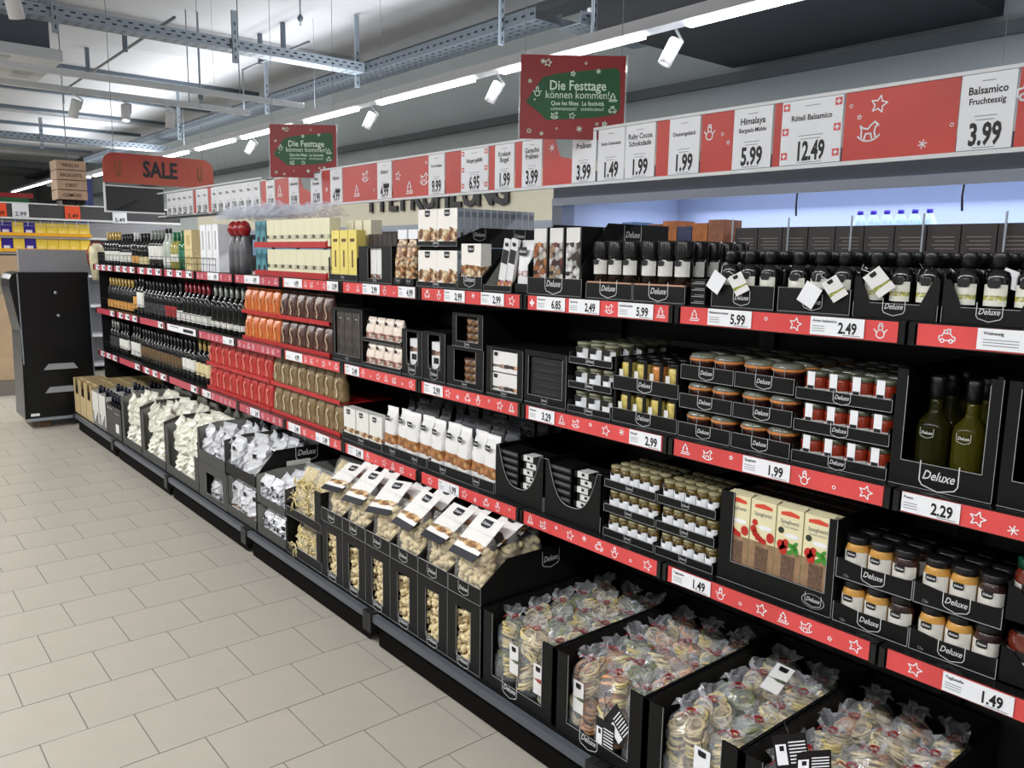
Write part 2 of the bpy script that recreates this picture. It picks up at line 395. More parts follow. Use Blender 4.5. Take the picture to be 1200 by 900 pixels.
# lamp rows
def lamp_row(label, x, y0, y1, tubes, z=3.0, first=False):
    t = thing('lamp_row', label, 'ceiling light')
    obj('trunking', MB().box(x - .06, x + .06, y0, y1, z + .015, z + .085, WPAINT), t)
    for a, b in tubes:
        obj('lamp_tube', MB().box(x - .028, x + .028, a, b, z - .012, z + .013, GLOW), t)
    wv = MB()
    for k in range(int((y1 - y0) / 4)): wv.tube([(x, y0 + 1 + k * 4, z + .085), (x, y0 + 1 + k * 4, 3.99)], .002, GALV, 4)
    obj('suspension_wires', wv, t, kind='stuff')
    return t
tb4 = [(2.0, 3.22)] + [(3.57, 4.95)] + [(5.31, 6.72), (7.14, 8.2), (8.6, 9.9), (10.2, 11.5), (11.9, 13.2), (13.6, 14.9), (15.3, 17), (17.4, 19)]
lamp_row('white lamp row with bright tubes hanging above the price banner', 4.0, -1, 21, tb4)
lamp_row('white lamp row hanging over the beige aisle', -.55, -2, 21, [(k * 1.6, k * 1.6 + 1.3) for k in range(13)])
lamp_row('white lamp row hanging over the far side aisle', -5.0, -2, 21, [(k * 1.6, k * 1.6 + 1.3) for k in range(13)])
tfar = thing('lamp_row', 'distant bright lamp row beyond the hanging box tower', 'ceiling light')
obj('trunking', MB().box(4.18, 4.26, 21.3, 27.5, 3.215, 3.275, WPAINT), tfar)
obj('lamp_tube', MB().box(4.19, 4.25, 21.4, 27.0, 3.19, 3.214, GLOW), tfar)
obj('suspension_wires', MB().tube([(4.22, 22, 3.275), (4.22, 22, 3.995)], .003, GALV, 4).tube([(4.22, 26, 3.275), (4.22, 26, 3.995)], .003, GALV, 4), tfar)

# crossing tracks with spots 
def track(label, x0, x1, y, z, wd=.045):
    t = thing('spot_track', label, 'track')
    obj('rail', MB().box(x0, x1, y - wd / 2, y + wd / 2, z, z + .05, WPAINT), t)
    for k in range(2):
        x = x0 + (x1 - x0) * (.2, .90)[k]
        obj('rod', MB().tube([(x, y, z + .05), (x, y, 3.71 if abs(y - 9.4) < .4 else 3.99)], .006, GALV, 5), t)
    return t
track('nearer white track crossing the ceiling without spots', -2.6, 3.75, 7.75, 3.05, .05)
track('white track carrying three spots across the aisle', -2.6, 3.55, 8.6, 3.06, .07)
SPB = MB().lathe([(0.0, .075), (.040, .075), (.042, .07), (.042, -.085), (.036, -.086), (.036, -.07)], WPAINT, 16)
SPL = MB().lathe([(0.0, -.0745), (.036, -.0745)], mat('spot_lens', (1, 1, 1), .4, emis=(1, 1, 1), estr=5), 16)
SPA = MB().tube([(.045, 0, 0), (.05, 0, .09), (-.08, 0, .13), (-.09, 0, .158)], .009, WPAINT, 6)
psp = proto([('housing', SPB, [('lens', SPL)]), ('arm', SPA)])
def spot(label, loc, tilt):
    put(psp, 'spotlight', label, 'spotlight', loc, rot=tilt)
track('short white track above the corner spotlight', -.45, .98, 5.5, 3.14)
spot('white spotlight cut by the upper left corner of the photo', (.93, 5.50, 3.0), (.35, -.25, 0))
spot('lit white spotlight nearest the left end of the crossing track', (1.89, 8.6, 2.93), (.3, .2, 0))
spot('unlit looking white spotlight in the middle of the crossing track', (2.33, 8.6, 2.94), (-.3, .1, 0))
spot('white spotlight at the right end of the crossing track', (2.74, 8.6, 2.93), (.25, 0, 0))
spot('white spotlight under the lamp row beside the smaller festive sign', (4.09, 9.9, 2.90), (.2, .45, 0))
spot('white spotlight under the lamp row over the red banner section', (4.09, 7.05, 2.90), (.3, .35, 0))
spot('white spotlight under the lamp row left of the large festive sign', (4.09, 5.15, 2.90), (.3, .35, 0))
spot('white spotlight under the lamp row right of the large festive sign', (4.09, 3.42, 2.90), (.3, .35, 0))

# black ceiling box
t = thing('ceiling_box', 'big black box hanging under the ceiling at the top right', 'ceiling box')
obj('body', MB().box(4.05, 5.56, 2.1, 4.02, 3.12, 3.6, mat('black_box', (.10, .105, .12), .6, noise=.3, nscale=8)), t)
obj('suspension', MB().box(4.1, 4.14, 2.2, 2.24, 3.6, 3.99, GALVD).box(5.4, 5.44, 3.8, 3.84, 3.6, 3.99, GALVD), t)
# ceiling air conditioner at upper left
t = thing('air_conditioner', 'white ceiling cassette air conditioner with dark body at the upper left edge', 'air conditioner')
obj('body', MB().box(.2, 1.60, 8.02, 9.0, 3.28, 3.66, mat('ac_body', (.36, .38, .41), .5, .3)), t)
ac = obj('grille_frame', MB().box(.12, 1.67, 7.9, 9.12, 3.19, 3.279, WPAINT), t)
obj('grille', MB().box(.4, 1.3, 8.2, 8.85, 3.182, 3.189, mat('ac_grille', (.70, .70, .70), .6)), ac)
obj('vane', MB().box(1.42, 1.56, 8.2, 8.85, 3.175, 3.189, mat('ac_vane', (.78, .79, .80), .5)), ac)
obj('vane', MB().box(.4, 1.3, 7.98, 8.1, 3.175, 3.189, MAT['ac_vane']), ac)
obj('bracket', MB().box(1.601, 1.66, 8.3, 8.36, 3.28, 3.99, GALV), t)
# sprinkler pipes
def pipe(label, pts, r=.014, drop=.16):
    t = thing('sprinkler_pipe', label, 'pipe'); obj('tube', MB().tube(pts, r, mat('pipe_grey', (.50, .52, .54), .5, .3), 8), t)
    obj('drop', MB().tube([pts[0], (pts[0][0], pts[0][1], pts[0][2] - drop)], .008, MAT['pipe_grey'], 6), t)
    for q in (.3, .65):
        p = [pts[0][i] + (pts[-1][i] - pts[0][i]) * q for i in range(3)]
        obj('clamp', MB().box(p[0] - .02, p[0] + .02, p[1] - .02, p[1] + .02, p[2] - .02, 3.995, GALVD), t)
pipe('thin grey pipe slanting over the tray above the air conditioner', [(2.60, 12.4, 3.7), (2.58, 7.85, 3.7)])
pipe('thin grey pipe slanting from the tray to the second hanger', [(3.86, 9.5, 3.7), (3.85, 7.8, 3.7)], drop=.47)
for (x, y, z, l) in [(2.52, 7.75, 3.9, 'grey rod sprinkler head hanging near the top left pipe'), (3.62, 7.5, 3.75, 'grey rod sprinkler head hanging near the middle of the tray'), (3.05, 8.6, 3.115, 'thin upright rod joining the spot track to the ceiling pipe')]:
    t = thing('ceiling_rod', l, 'rod'); obj('stem', MB().tube([(x, y, z), (x, y, 3.99)], .008, GALV, 6), t)
    obj('fitting', MB().lathe([(.02, -.01), (.03, .02), (.012, .05)], GALVD, 8), t, (x, y, z + .051))
t = thing('cable_bundle', 'pale curved cable hanging beside the black ceiling box', 'cable')
obj('cable', MB().tube([(4.66, 4.72, 3.52), (4.85, 4.75, 3.56), (5.0, 4.72, 3.75), (5.1, 4.66, 3.99)], .018, WPAINT, 6), t)

# ================================================================= GONDOLA
BAY = .667
def YB(k): return .838 + BAY * k
BACKM = mat('back_panel_grey', (.17, .17, .165), .6, noise=.12, nscale=4)
gon = thing('gondola_shelving', 'long black gondola shelving with three upper shelves along the aisle', 'shelving')
for k in range(-1, 11):
    y0, y1 = YB(k), YB(k + 1)
    obj('back_panel', MB().box(2.375, 2.39, y0 + .002, y1 - .002, .12, 1.62, BACKM), gon)
    for z in (1.512, 1.124, .734):
        obj('shelf', MB().box(1.9, 2.34, y0 + .002, y1 - .002, z - .028, z, BLACK2), gon)
    obj('base_deck', MB().box(1.9, 2.37, y0 + .002, y1 - .002, .10, .13, BLACK2), gon)
for k in range(-1, 12):
    y = YB(k); u = MB().box(2.345, 2.374, y - .028, y + .028, 0.0, 1.64, BLACK2)
    for z in (1.482, 1.094, .704): u.poly([(1.92, z + .0), (2.345, z + .0), (2.345, z - .07), (1.92, z - .02)], .006, BLACK2, 'y', y - .003)
    obj('upright', u, gon)
obj('kick_panel', MB().box(1.93, 1.945, YB(-1), YB(11), 0.0, .10, DARK), gon)
obj('end_panel', MB().box(1.92, 2.39, YB(11) + .03, YB(11) + .05, 0, 1.62, BLACK2), gon)
CLIP = mat('rail_black', (.055, .055, .06), .25)
# ---------------------------------------------------------------- dolly base
dol_m = MB().box(-.0, .03, .012, 1.322, .10, .15, BARM)
for k in range(-1, 6):
    y0 = 1.53 + (k - 0) * 1.334 - 1.334 * 0
    y0 = 1.53 + 1.334 * k
    if k == -1: y0 = .196
    if y0 > 8.0: continue
    y1 = min(y0 + 1.334, 8.32)
    ordn = ['nearest to the camera', 'under the pasta shell boxes', 'under the yellow pasta and silver bags', 'under the white bag bins', 'under the wine cartons', 'at the far black cabinet'][k + 1] if k + 1 < 6 else 'far'
    d = thing('display_dolly', 'low black wheeled base with slate grey bar, section ' + ordn.replace('and silver bags', ''), 'display base')
    obj('front_bar', MB().box(1.63, 1.655, y0 + .035, y1 - .035, .118, .15, BARM), d)
    obj('skirt', MB().box(1.6605, 1.6625, y0 + .036, y1 - .036, .006, .131, mat('skirt_black', (.05, .045, .04), .9, spec=.1)), d)
    obj('deck', MB().box(1.662, 2.33, y0 + .01, y1 - .01, .125, .155, BLACK2) if False else MB().box(1.662, 1.89, y0 + .01, y1 - .01, .132, .155, BLACK2), d)
    for yy in (y0 + .001, y1 - .034):
        obj('end_bracket', MB().box(1.622, 1.70, yy, yy + .033, .07, .155, BLACK2), d)
    for yy in (y0 + .08, y1 - .12):
        wl = obj('caster', MB().box(1.70, 1.78, yy - .02, yy + .02, .06, .131, BLACK2), d)
        wb = MB(); pr = [(.0, -.012), (.034, -.012), (.034, .012), (.0, .012)]
        wb.lathe(pr, DARK, 12); me = wb.mesh('wheel')
        obj('wheel', me, wl, (1.735, yy, .0352), (PI / 2, 0, 0))
        obj('bolt', MB().box(1.672, 1.7, yy - .01, yy + .01, .09, .11, GALV), wl)
# ---------------------------------------------------------------- shelf price rails
def price_card(parent, ya, yb, zt, price, title='', far=False, cross=False):
    w_ = yb - ya; c = obj('price_card', MB().box(-.0012, 0, -w_ / 2, w_ / 2, -.045, 0, WHITE), parent, (1.866, (ya + yb) / 2, zt - .002))
    if far:
        obj('price_print', MB().box(-.0016, -.0013, -w_ * .42, -w_ * .08, -.034, -.012, INK).box(-.0016, -.0013, w_ * .1, w_ * .4, -.016, -.010, INK2), c)
    else:
        sp = [(price, w_ * .20, -.037, .037, .030, .74)] if price else []
        t = texts(sp) if sp else MB()
        if title: 
            tt = texts([(title, 0, 0, .0095, .02)]); xs = [v[0] for v in tt.v]; x0 = min(xs)
            t.add([(v[0] - x0 - w_ * .46, v[1] - .013, 0) for v in tt.v], tt.f, INK)
        for i in range(3): t.quad((-w_ * .46, -.024 - i * .006, 0), (-w_ * .22, -.024 - i * .006, 0), (-w_ * .22, -.0225 - i * .006, 0), (-w_ * .46, -.0225 - i * .006, 0), INK2)
        t.quad((w_ * .12, -.042, 0), (w_ * .44, -.042, 0), (w_ * .44, -.0405, 0), (w_ * .12, -.0405, 0), INK2)
        obj('price_print', t, c, (-.0018, 0, 0), FRONT)
    return c
SEQ = ['snowman', 'ball', 'star', 'tree', 'horse', 'small_star', 'star', 'snowflake', 'car']
def price_rail(k, zt, cards, label, crosses=(), red=RED, far=False):
    y0, y1 = YB(k) + .004, YB(k + 1) - .004
    t = thing('price_rail', label, 'price rail', me=MB().box(1.872, 1.898, y0, y1, zt - .053, zt + .001, CLIP).mesh('price_rail'))
    obj('end_clip', MB().poly([(y0, zt), (y0, zt - .052), (y0 + .014, zt - .05), (y0 + .014, zt - .004)], .008, CLIP, 'x', 1.8635), t)
    obj('end_clip', MB().poly([(y1, zt), (y1, zt - .052), (y1 - .014, zt - .05), (y1 - .014, zt - .004)], .008, CLIP, 'x', 1.8635), t)
    ins = obj('red_insert', MB().box(1.868, 1.8715, y0 + .018, y1 - .018, zt - .050, zt - .002, red), t)
    spans = []; c0 = y0 + .02
    for ya, yb, *_ in sorted(cards): spans.append((c0, ya)); c0 = yb
    spans.append((c0, y1 - .02))
    for ya, yb, pr, *ti in cards: price_card(t, max(ya, y0 + .019), min(yb, y1 - .019), zt, pr, ti[0] if ti else '', far)
    for ya, yb in crosses:
        for sx in ((ya + yb) / 2,):
            cb = MB().quad((-.012, -.004, 0), (.012, -.004, 0), (.012, .004, 0), (-.012, .004, 0), WHITE).quad((-.004, -.012, .0001), (.004, -.012, .0001), (.004, .012, .0001), (-.004, .012, .0001), WHITE)
            obj('cross_print', cb, t, (1.8672, sx, zt - .026), FRONT)
    if not far:
        i = k * 3
        for a, b in spans:
            if b - a < .05: continue
            if any(ca < (a + b) / 2 < cb2 for ca, cb2 in crosses): continue
            n = max(1, int((b - a - .02) / .062))
            for q in range(n):
                yy = b - (b - a) * (q + .5) / n
                kd = SEQ[i % 9]; i += 1
                icon(t, kd, (1.8672, yy, zt - (.026 if kd in ('snowman', 'star', 'car', 'tree', 'horse') else .018 + .014 * (q % 2))), .034 if kd not in ('ball', 'small_star') else .026)
    return t
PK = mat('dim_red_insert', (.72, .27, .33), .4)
R1, R2, R3 = 1.512, 1.124, .734
price_rail(-1, R1, [(.40, .69, '4.99', 'Weinessig')], 'price rail with the big snowman print under the rightmost tagged bottle trays')
price_rail(0, R1, [(.938, 1.076, '2.49', 'Aceto balsamico'), (1.246, 1.386, '5.99', 'Balsamicocreme')], 'top shelf price rail with 5.99 and 2.49 cards under the tagged dark bottles')
price_rail(1, R1, [(1.582, 1.722, '5.99', 'Gewürzmühle'), (1.802, 1.94, '2.49', 'Gewürze'), (1.96, 2.10, '6.85', 'Panettone')], 'top price rail with 6.85, 2.49 and 5.99 cards under the mills', crosses=[(2.10, 2.155)])
price_rail(2, R1, [(2.279, 2.414, '2.99', 'Schokolade'), (2.516, 2.651, '2.99', 'Pralinen')], 'top shelf price rail with two 2.99 cards under the white chocolate boxes')
price_rail(3, R1, [(2.86, 2.991, '4.99', 'Nüsse'), (3.145, 3.295, '2.99', 'Gebäck')], 'top shelf price rail under the black box and the nut bags')
price_rail(4, R1, [(3.52, 3.64, '5.99', ''), (3.913, 4.127, '4.99', '')], 'top shelf price rail under the yellow slim boxes')
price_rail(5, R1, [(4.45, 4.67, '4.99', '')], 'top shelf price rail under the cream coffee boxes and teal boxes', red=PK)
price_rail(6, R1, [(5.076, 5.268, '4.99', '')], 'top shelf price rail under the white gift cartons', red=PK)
price_rail(-1, R2, [(.687, .815, '2.29', 'Pesto')], 'price rail with a Pesto 2.29 card under the oil bottle box')
price_rail(0, R2, [(1.103, 1.245, '1.99', 'Spaghetti')], 'middle shelf price rail with a 1.99 card under the orange ringed jars')
price_rail(1, R2, [(1.53, 1.656, '2.99', 'Spargel'), (1.998, 2.13, '3.29', 'Antipasti')], 'middle shelf price rail with 3.29 and 2.99 cards under the asparagus jars')
price_rail(2, R2, [(2.66, 2.795, '2.99', 'Pralinen')], 'middle shelf price rail with one 2.99 card under the round brown tubs')
price_rail(3, R2, [(3.336, 3.47, '2.49', 'Konfekt')], 'middle shelf price rail with one 2.49 card under the pink white bags')
price_rail(4, R2, [(3.93, 4.129, '4.99', '')], 'middle shelf price rail under the dark brown coffee bags')
price_rail(5, R2, [], 'all red middle shelf price rail under the orange coffee bags', red=PK)
price_rail(6, R2, [(4.87, 5.044, '1.99', '')], 'middle shelf price rail under the silver necked wine bottles', red=PK)
price_rail(-1, R3, [(.541, .687, '1.49', 'Tagliatelle')], 'lowest price rail with a snowman print and 1.49 card under the big red jar')
price_rail(0, R3, [(1.326, 1.465, '1.49', 'Tagliatelle')], 'lowest price rail with a 1.49 card under the black spaghetti box')
price_rail(1, R3, [], 'all red lowest price rail under the small glass jars and scooped black boxes')
price_rail(2, R3, [(2.545, 2.688, '1.99', 'Pasta')], 'lowest price rail with one 1.99 card under the big nut bags')
price_rail(3, R3, [(3.305, 3.453, '2.49', 'Cantuccini')], 'lowest price rail with one 2.49 card under the small white nut cartons')
price_rail(4, R3, [(3.645, 3.795, '2.49', ''), (3.973, 4.12, '2.49', '')], 'lowest price rail with two 2.49 cards under the gold coffee bags')
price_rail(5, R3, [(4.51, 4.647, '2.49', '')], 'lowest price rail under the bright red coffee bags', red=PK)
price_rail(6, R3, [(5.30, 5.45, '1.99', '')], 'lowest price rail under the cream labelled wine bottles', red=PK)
nm = {7: 'fourth', 8: 'third', 9: 'second', 10: 'first'}
for k in range(7, 11):
    y = YB(k)
    for z, ln in ((R1, 'top'), (R2, 'middle'), (R3, 'lowest')):
        cs = [(y + .06 + i * .2, y + .17 + i * .2, '1.99') for i in range(3 if (k + (z < 1)) % 2 or z > 1.4 else 1)]
        if z == R2 and k == 7: cs = [(y + .03, y + .62, '')]
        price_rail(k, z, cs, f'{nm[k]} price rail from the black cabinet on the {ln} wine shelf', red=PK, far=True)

# ================================================================= OVERHEAD BANNER
BX = 2.40
ban = thing('price_banner', 'long overhead row of red and white price posters above the black shelving', 'banner')
def banner_piece(y0, y1, z0, z1):
    obj('bottom_rail', MB().box(BX, BX + .018, y0, y1, z0 - .012, z0, WPAINT), ban)
    obj('top_rail', MB().box(BX, BX + .018, y0, y1, z1, z1 + .010, WPAINT), ban)
banner_piece(.2, 4.745, 1.945, 2.145); banner_piece(4.75, 5.66, 1.945, 2.135); banner_piece(5.67, 8.0, 1.955, 2.155)
wv = MB()
for y in (.9, 4.03, 6.5): wv.tube([(BX + .01, y, 2.155), (BX + .01, y, 3.99)], .0012, GALV, 4)
obj('hanging_wires', wv, ban, kind='stuff')
def red_poster(y0, y1, icons=(), m=None):
    p = obj('red_poster', MB().box(BX + .004, BX + .008, y0 + .001, y1 - .001, 1.946, 2.144, m or REDB), ban)
    for kd, y, z, s in icons: icon(p, kd, (BX + .0032, y, z), s)
    return p
def price_poster(y0, y1, lines, price, crosses=False, aktion=False):
    w_ = y1 - y0
    p = obj('price_poster', MB().box(BX + .000, BX + .003, y0 + .002, y1 - .002, 1.947, 2.143, WHITE), ban)
    sp = []
    sp.append((price, 0.01 * w_, -.085, min(.080, w_ * .86 / (len(price) * .33)), .034, .60 if len(price) < 5 else .56))
    k = len(lines)
    for i, l in enumerate(lines):
        s = min(.030, w_ * .90 / (len(l) * .50)); sp.append((l, 0, .046 - i * .026 - (.0 if k > 1 else .010), s, .022, .88))
    t = texts(sp)
    for zz, ww in ((.078, .12), (-.012, .2), (-.022, .16), (-.094, .2)): t.quad((-w_ * ww, zz, 0), (w_ * ww, zz, 0), (w_ * ww, zz + .0018, 0), (-w_ * ww, zz + .0018, 0), INK2)
    if aktion: t.quad((-.01, -.04, 0), (.05, -.04, 0), (.05, -.018, 0), (-.01, -.018, 0), INK)
    obj('poster_print', t, p, (BX - .0006, (y0 + y1) / 2, 2.045), FRONT)
    if crosses:
        for zz in (.08, 0.005, -.07):
            for s in (-1, 1):
                c = MB().quad((-.011, -.011, 0), (.011, -.011, 0), (.011, .011, 0), (-.011, .011, 0), RED)
                c.quad((-.007, -.0022, .0003), (.007, -.0022, .0003), (.007, .0022, .0003), (-.007, .0022, .0003), WHITE).quad((-.0022, -.007, .0004), (.0022, -.007, .0004), (.0022, .007, .0004), (-.0022, .007, .0004), WHITE)
                obj('cross_print', c, p, (BX - .0006, (y0 + y1) / 2 + s * (w_ / 2 - .017), 2.045 + zz), FRONT)
red_poster(.3, .852, [('car', .82, 2.09, .07), ('tree', .80, 2.03, .06), ('star', .6, 2.05, .08)])
price_poster(.854, .994, ['Balsamico', 'Fruchtessig'], '3.99')
red_poster(.996, 1.325, [('star', 1.22, 2.10, .05), ('horse', 1.245, 2.025, .065), ('ball', 1.305, 2.105, .03), ('small_star', 1.277, 2.07, .03), ('snowflake', 1.085, 1.975, .04), ('ball', 1.01, 2.02, .03)])
price_poster(1.327, 1.537, ['Röteli Balsamico'], '12.49', crosses=True)
red_poster(1.539, 1.566, [])
price_poster(1.568, 1.72, ['Himalaya', 'Bergsalz-Mühle'], '5.99')
red_poster(1.722, 1.855, [('snowman', 1.82, 2.08, .05), ('ball', 1.765, 2.07, .03), ('small_star', 1.74, 2.04, .03)])
price_poster(1.857, 1.997, ['Dessertgebäck'], '1.99')
red_poster(1.999, 2.058)
price_poster(2.06, 2.211, ['Ruby Cocoa', 'Schokolade'], '1.99')
price_poster(2.213, 2.357, ['Bunte Schokolade'], '1.49')
price_poster(2.366, 2.504, ['Pralinen'], '3.99')
# poster torn off at one corner
p = obj('red_poster', MB().poly([(2.506, 1.946), (2.686, 1.946), (2.686, 2.144), (2.62, 2.144), (2.58, 2.06), (2.506, 2.045)], .004, REDB, 'x', BX + .004), ban, label='red poster with its upper corner folded away')
icon(p, 'snowflake', (BX + .0032, 2.63, 2.10), .05)
price_poster(2.688, 2.822, ['Ganache', 'Pralinen'], '3.99')
red_poster(2.824, 2.872)
price_poster(2.874, 3.014, ['Krokant', 'Riegel'], '1.99')
red_poster(3.016, 3.06)
price_poster(3.062, 3.276, ['Stängel gefüllt'], '6.95', crosses=True)
red_poster(3.278, 3.41)
price_poster(3.412, 3.556, ['Kirsch-Stängel'], '9.99')
red_poster(3.558, 3.908, [('tree', 3.74, 1.99, .07), ('horse', 3.60, 2.03, .07), ('star', 3.85, 2.06, .05), ('ball', 3.58, 2.11, .04)])
price_poster(3.91, 4.063, ['Aktion!'], '4.99', aktion=True)
red_poster(4.065, 4.465, [('tree', 4.3, 2.0, .07), ('horse', 4.2, 2.08, .07), ('ball', 4.1, 2.0, .04)])
price_poster(4.467, 4.618, ['Aktion!'], '4.99', aktion=True)
red_poster(4.62, 4.728, [('small_star', 4.67, 2.03, .05)])
price_poster(4.73, 4.882, ['Wein', 'Rotwein'], '12.99')
p = obj('red_poster', MB().poly([(4.884, 1.946), (5.05, 1.946), (5.05, 2.13), (5.0, 2.06), (4.884, 2.02)], .004, REDB, 'x', BX + .004), ban, label='red poster with its upper corner folded away')
price_poster(5.052, 5.2, ['Schaumwein'], '19.99')
red_poster(5.202, 5.42, [('tree', 5.35, 2.05, .08)])
price_poster(5.422, 5.565, ['Rotwein'], '15.99')
red_poster(5.567, 5.66)
yy = 5.67; pl = ['6.99', '8.99', '9.99', '7.99', '4.49', '8.99', '5.99', '5.99', '2.89', '1.59', '2.59', '5.99', '7.99', '9.99']
for i in range(14):
    price_poster(yy, yy + .135, ['Wein'], pl[i]); yy += .137
    if i in (6, 8):
        red_poster(yy, yy + .07); yy += .072
# black end of the banner
obj('rail_profile', MB().box(BX - .01, BX + .03, 6.0, 8.0, 1.925, 1.942, CLIP), ban)

# ---------------------------------------------------------------- festive signs
TXG = mat('festive_green', (.07, .34, .17), .4, noise=.25, nscale=6)
REDS = mat('festive_dark_red', (.56, .10, .12), .35, noise=.15, nscale=4)
SW = mat('sign_print', (.85, .92, .86), .5)
def festive_sign(label, cx, cy, rz):
    t = thing('festive_sign', label, 'sign', (cx, cy, 2.27), (0, 0, rz), 'festive signs on the price banner')
    obj('board', MB().box(-.207, .207, 0, .008, -.16, .16, REDS), t)
    gp = [(-.185, -.02), (-.12, .075), (-.06, .09), (.17, .115), (.185, .10), (.19, -.04), (.175, -.06), (.10, -.075), (-.10, -.088), (-.13, -.06)]
    g_ = obj('green_tag', MB().poly([(a, b) for a, b in gp], .001, TXG, 'y', -.0012), t)
    tx = texts([('Die Festtage', .02, .028, .052, .014, .86), ('können kommen!', .02, -.004, .042, 0, .86), ('Que les fêtes  La festività', .02, -.030, .023, .012, .9), ('commencent!   cominciano!', .02, -.050, .021, 0, .9)], SW)
    obj('sign_lettering', tx, g_, (0, -.002, .0), (PI / 2, 0, .0))
    lead = MB()
    for kd, x, y, s in [('star', -.10, .13, .03), ('snowflake', -.12, .135, .03), ('snowflake', .03, -.12, .035), ('ball', .1, -.1, .03), ('small_star', .13, -.1, .04), ('small_star', -.17, .06, .03), ('ball', .05, .13, .025), ('star', -.17, -.13, .02), ('small_star', -.12, -.14, .03), ('ball', -.06, -.12, .02), ('snowman', -.14, .02, .035), ('tree', .16, .0, .035), ('car', .16, -.045, .03), ('small_star', .0, .09, .04), ('horse', -.07, -.07, .03), ('star', .0, -.07, .025), ('snowflake', .1, .1, .03), ('ball', -.15, -.01, .02)]:
        strokes([[(p[0] * s + x, p[1] * s + y) for p in ln] for ln in ICON[kd]], s * .1, SW, lead)
    obj('sign_icons', lead, t, (0, -.0028, 0), (PI / 2, 0, 0))
    obj('clear_holder', MB().box(-.213, -.208, -.006, .012, -.165, .165, CLEARP).box(.208, .213, -.006, .012, -.165, .165, CLEARP), t)
    obj('wire', MB().tube([(-.19, .004, .16), (-.19, .004, 1.71)], .0015, GALV, 4).tube([(.19, .004, .16), (.19, .004, 1.71)], .0015, GALV, 4), t)
A45 = math.radians(-39.8)
festive_sign('larger looking red and green festive sign next to the Pralinen price poster', 2.345 - .012, 2.45 - .01, A45)
festive_sign('smaller looking red and green festive sign left of the Aktion price posters', 2.362 - .012, 4.88 - .01, A45)

# SALE sign and the black board under it
t = thing('sale_sign', 'rounded orange red SALE sign hanging over the far shelf end', 'sign', (2.5, 8.2, 2.385))
pts = [(-.50, -.135)] + [(-.50 + .10 * (1 - math.cos(a)), .13 * 0 + .035 + .10 * math.sin(a)) for a in [i * PI / 10 for i in range(6)]] + [(.50 - .10 * (1 - math.cos(a)), .035 + .10 * math.sin(a)) for a in [PI / 2 - i * PI / 10 for i in range(6)]] + [(.50, -.135)]
obj('board', MB().poly(pts, .012, mat('sale_orange', (.66, .30, .20), .45, noise=.12, nscale=2, col2=(.60, .20, .16)), 'y', 0), t)
obj('sign_lettering', texts([('SALE', 0, -.062, .20, .035, .74)]), t, (0, -.002, 0), (PI / 2, 0, 0))
gl = MB()
for sx in (-.37, .37):
    strokes([[(sx - .02, .05), (sx - .02, -.03), (sx, -.055), (sx + .015, -.03), (sx + .02, .07)], [(sx - .02, -.07), (sx + .02, -.07)]], .012, mat('sign_gold', (.45, .30, .10), .5), gl)
obj('glass_print', gl, t, (0, -.002, 0), (PI / 2, 0, 0))
obj('wire', MB().tube([(-.4, .006, .13), (-.4, .006, 1.6)], .003, GALV, 4).tube([(.4, .006, .13), (.4, .006, 1.6)], .003, GALV, 4), t)
t = thing('chalk_board', 'blank black board in a white frame under the SALE sign', 'board', (2.27, 8.25, 2.11))
obj('panel', MB().box(-.245, .265, 0, .01, -.11, .11, mat('board_black', (.12, .125, .135), .4)), t)
obj('frame', MB().box(-.262, -.246, -.004, .012, -.125, .14, WPAINT).box(-.246, .27, -.004, .012, -.125, -.111, WPAINT).box(-.246, .27, -.004, .012, .111, .122, WPAINT), t)

# ================================================================= BACKGROUND LEFT
b = thing('rear_banner', 'dark grey overhead price strip in the far left background with three price tags', 'banner')
obj('board', MB().box(1.0, 3.9, 12.0, 12.02, 2.03, 2.195, mat('dark_strip', (.27, .27, .28), .6)), b)
obj('rail', MB().box(1.0, 3.9, 11.99, 12.02, 2.005, 2.029, WPAINT).box(1.0, 3.9, 11.99, 12.02, 2.196, 2.212, WPAINT), b)
for x, pr, m in ((1.94, '2.99', WHITE), (2.53, '2.49', mat('orange_card', (.93, .33, .16), .5)), (3.10, '5.49', WHITE), (1.70, '2.49', MAT['orange_card'])):
    zo = -.03 if x == 3.10 else 0
    c = obj('price_card', MB().box(x - .09, x + .09, 11.985, 11.989, 2.03 + zo, 2.195 + zo, m), b)
    obj('price_print', texts([(pr, 0, -.065, .075, .01)]), c, (x, 11.982, 2.11 + zo), (PI / 2, 0, 0))
bs = thing('rear_shelving', 'far background shelving with yellow and blue candy packs behind the black cabinet', 'shelving')
obj('back_panel', MB().box(.8, 3.9, 12.5, 12.55, 0, 2.0, mat('rear_panel', (.55, .55, .57), .7)), bs)
for z in (1.80, 1.60, 1.3, .9, .5, .1): obj('shelf', MB().box(.8, 3.9, 12.08, 12.49, z - .03, z, WPAINT), bs)
obj('wire_grid', (lambda g_: [g_.box(.9 + i * .14, .907 + i * .14, 12.06, 12.066, 1.93, 2.0, WPAINT) for i in range(14)] and g_)(MB().box(.8, 3.0, 12.06, 12.066, 1.925, 1.93, GALV)), bs, kind='stuff')
YEL = mat('yellow_pack', (.98, .87, .32), .4); PUR = mat('purple_pack', (.22, .12, .60), .35); YTR = mat('yellow_tray', (.95, .68, .12), .5)
cm = MB().box(0, .124, 0, .1, 0, .165, YEL).mesh('yellow_candy_pack'); cmb = MB().box(.012, .10, -.002, 0, .02, .07, WHITE)
pm = MB().box(0, .124, 0, .1, 0, .165, PUR).mesh('purple_candy_pack')
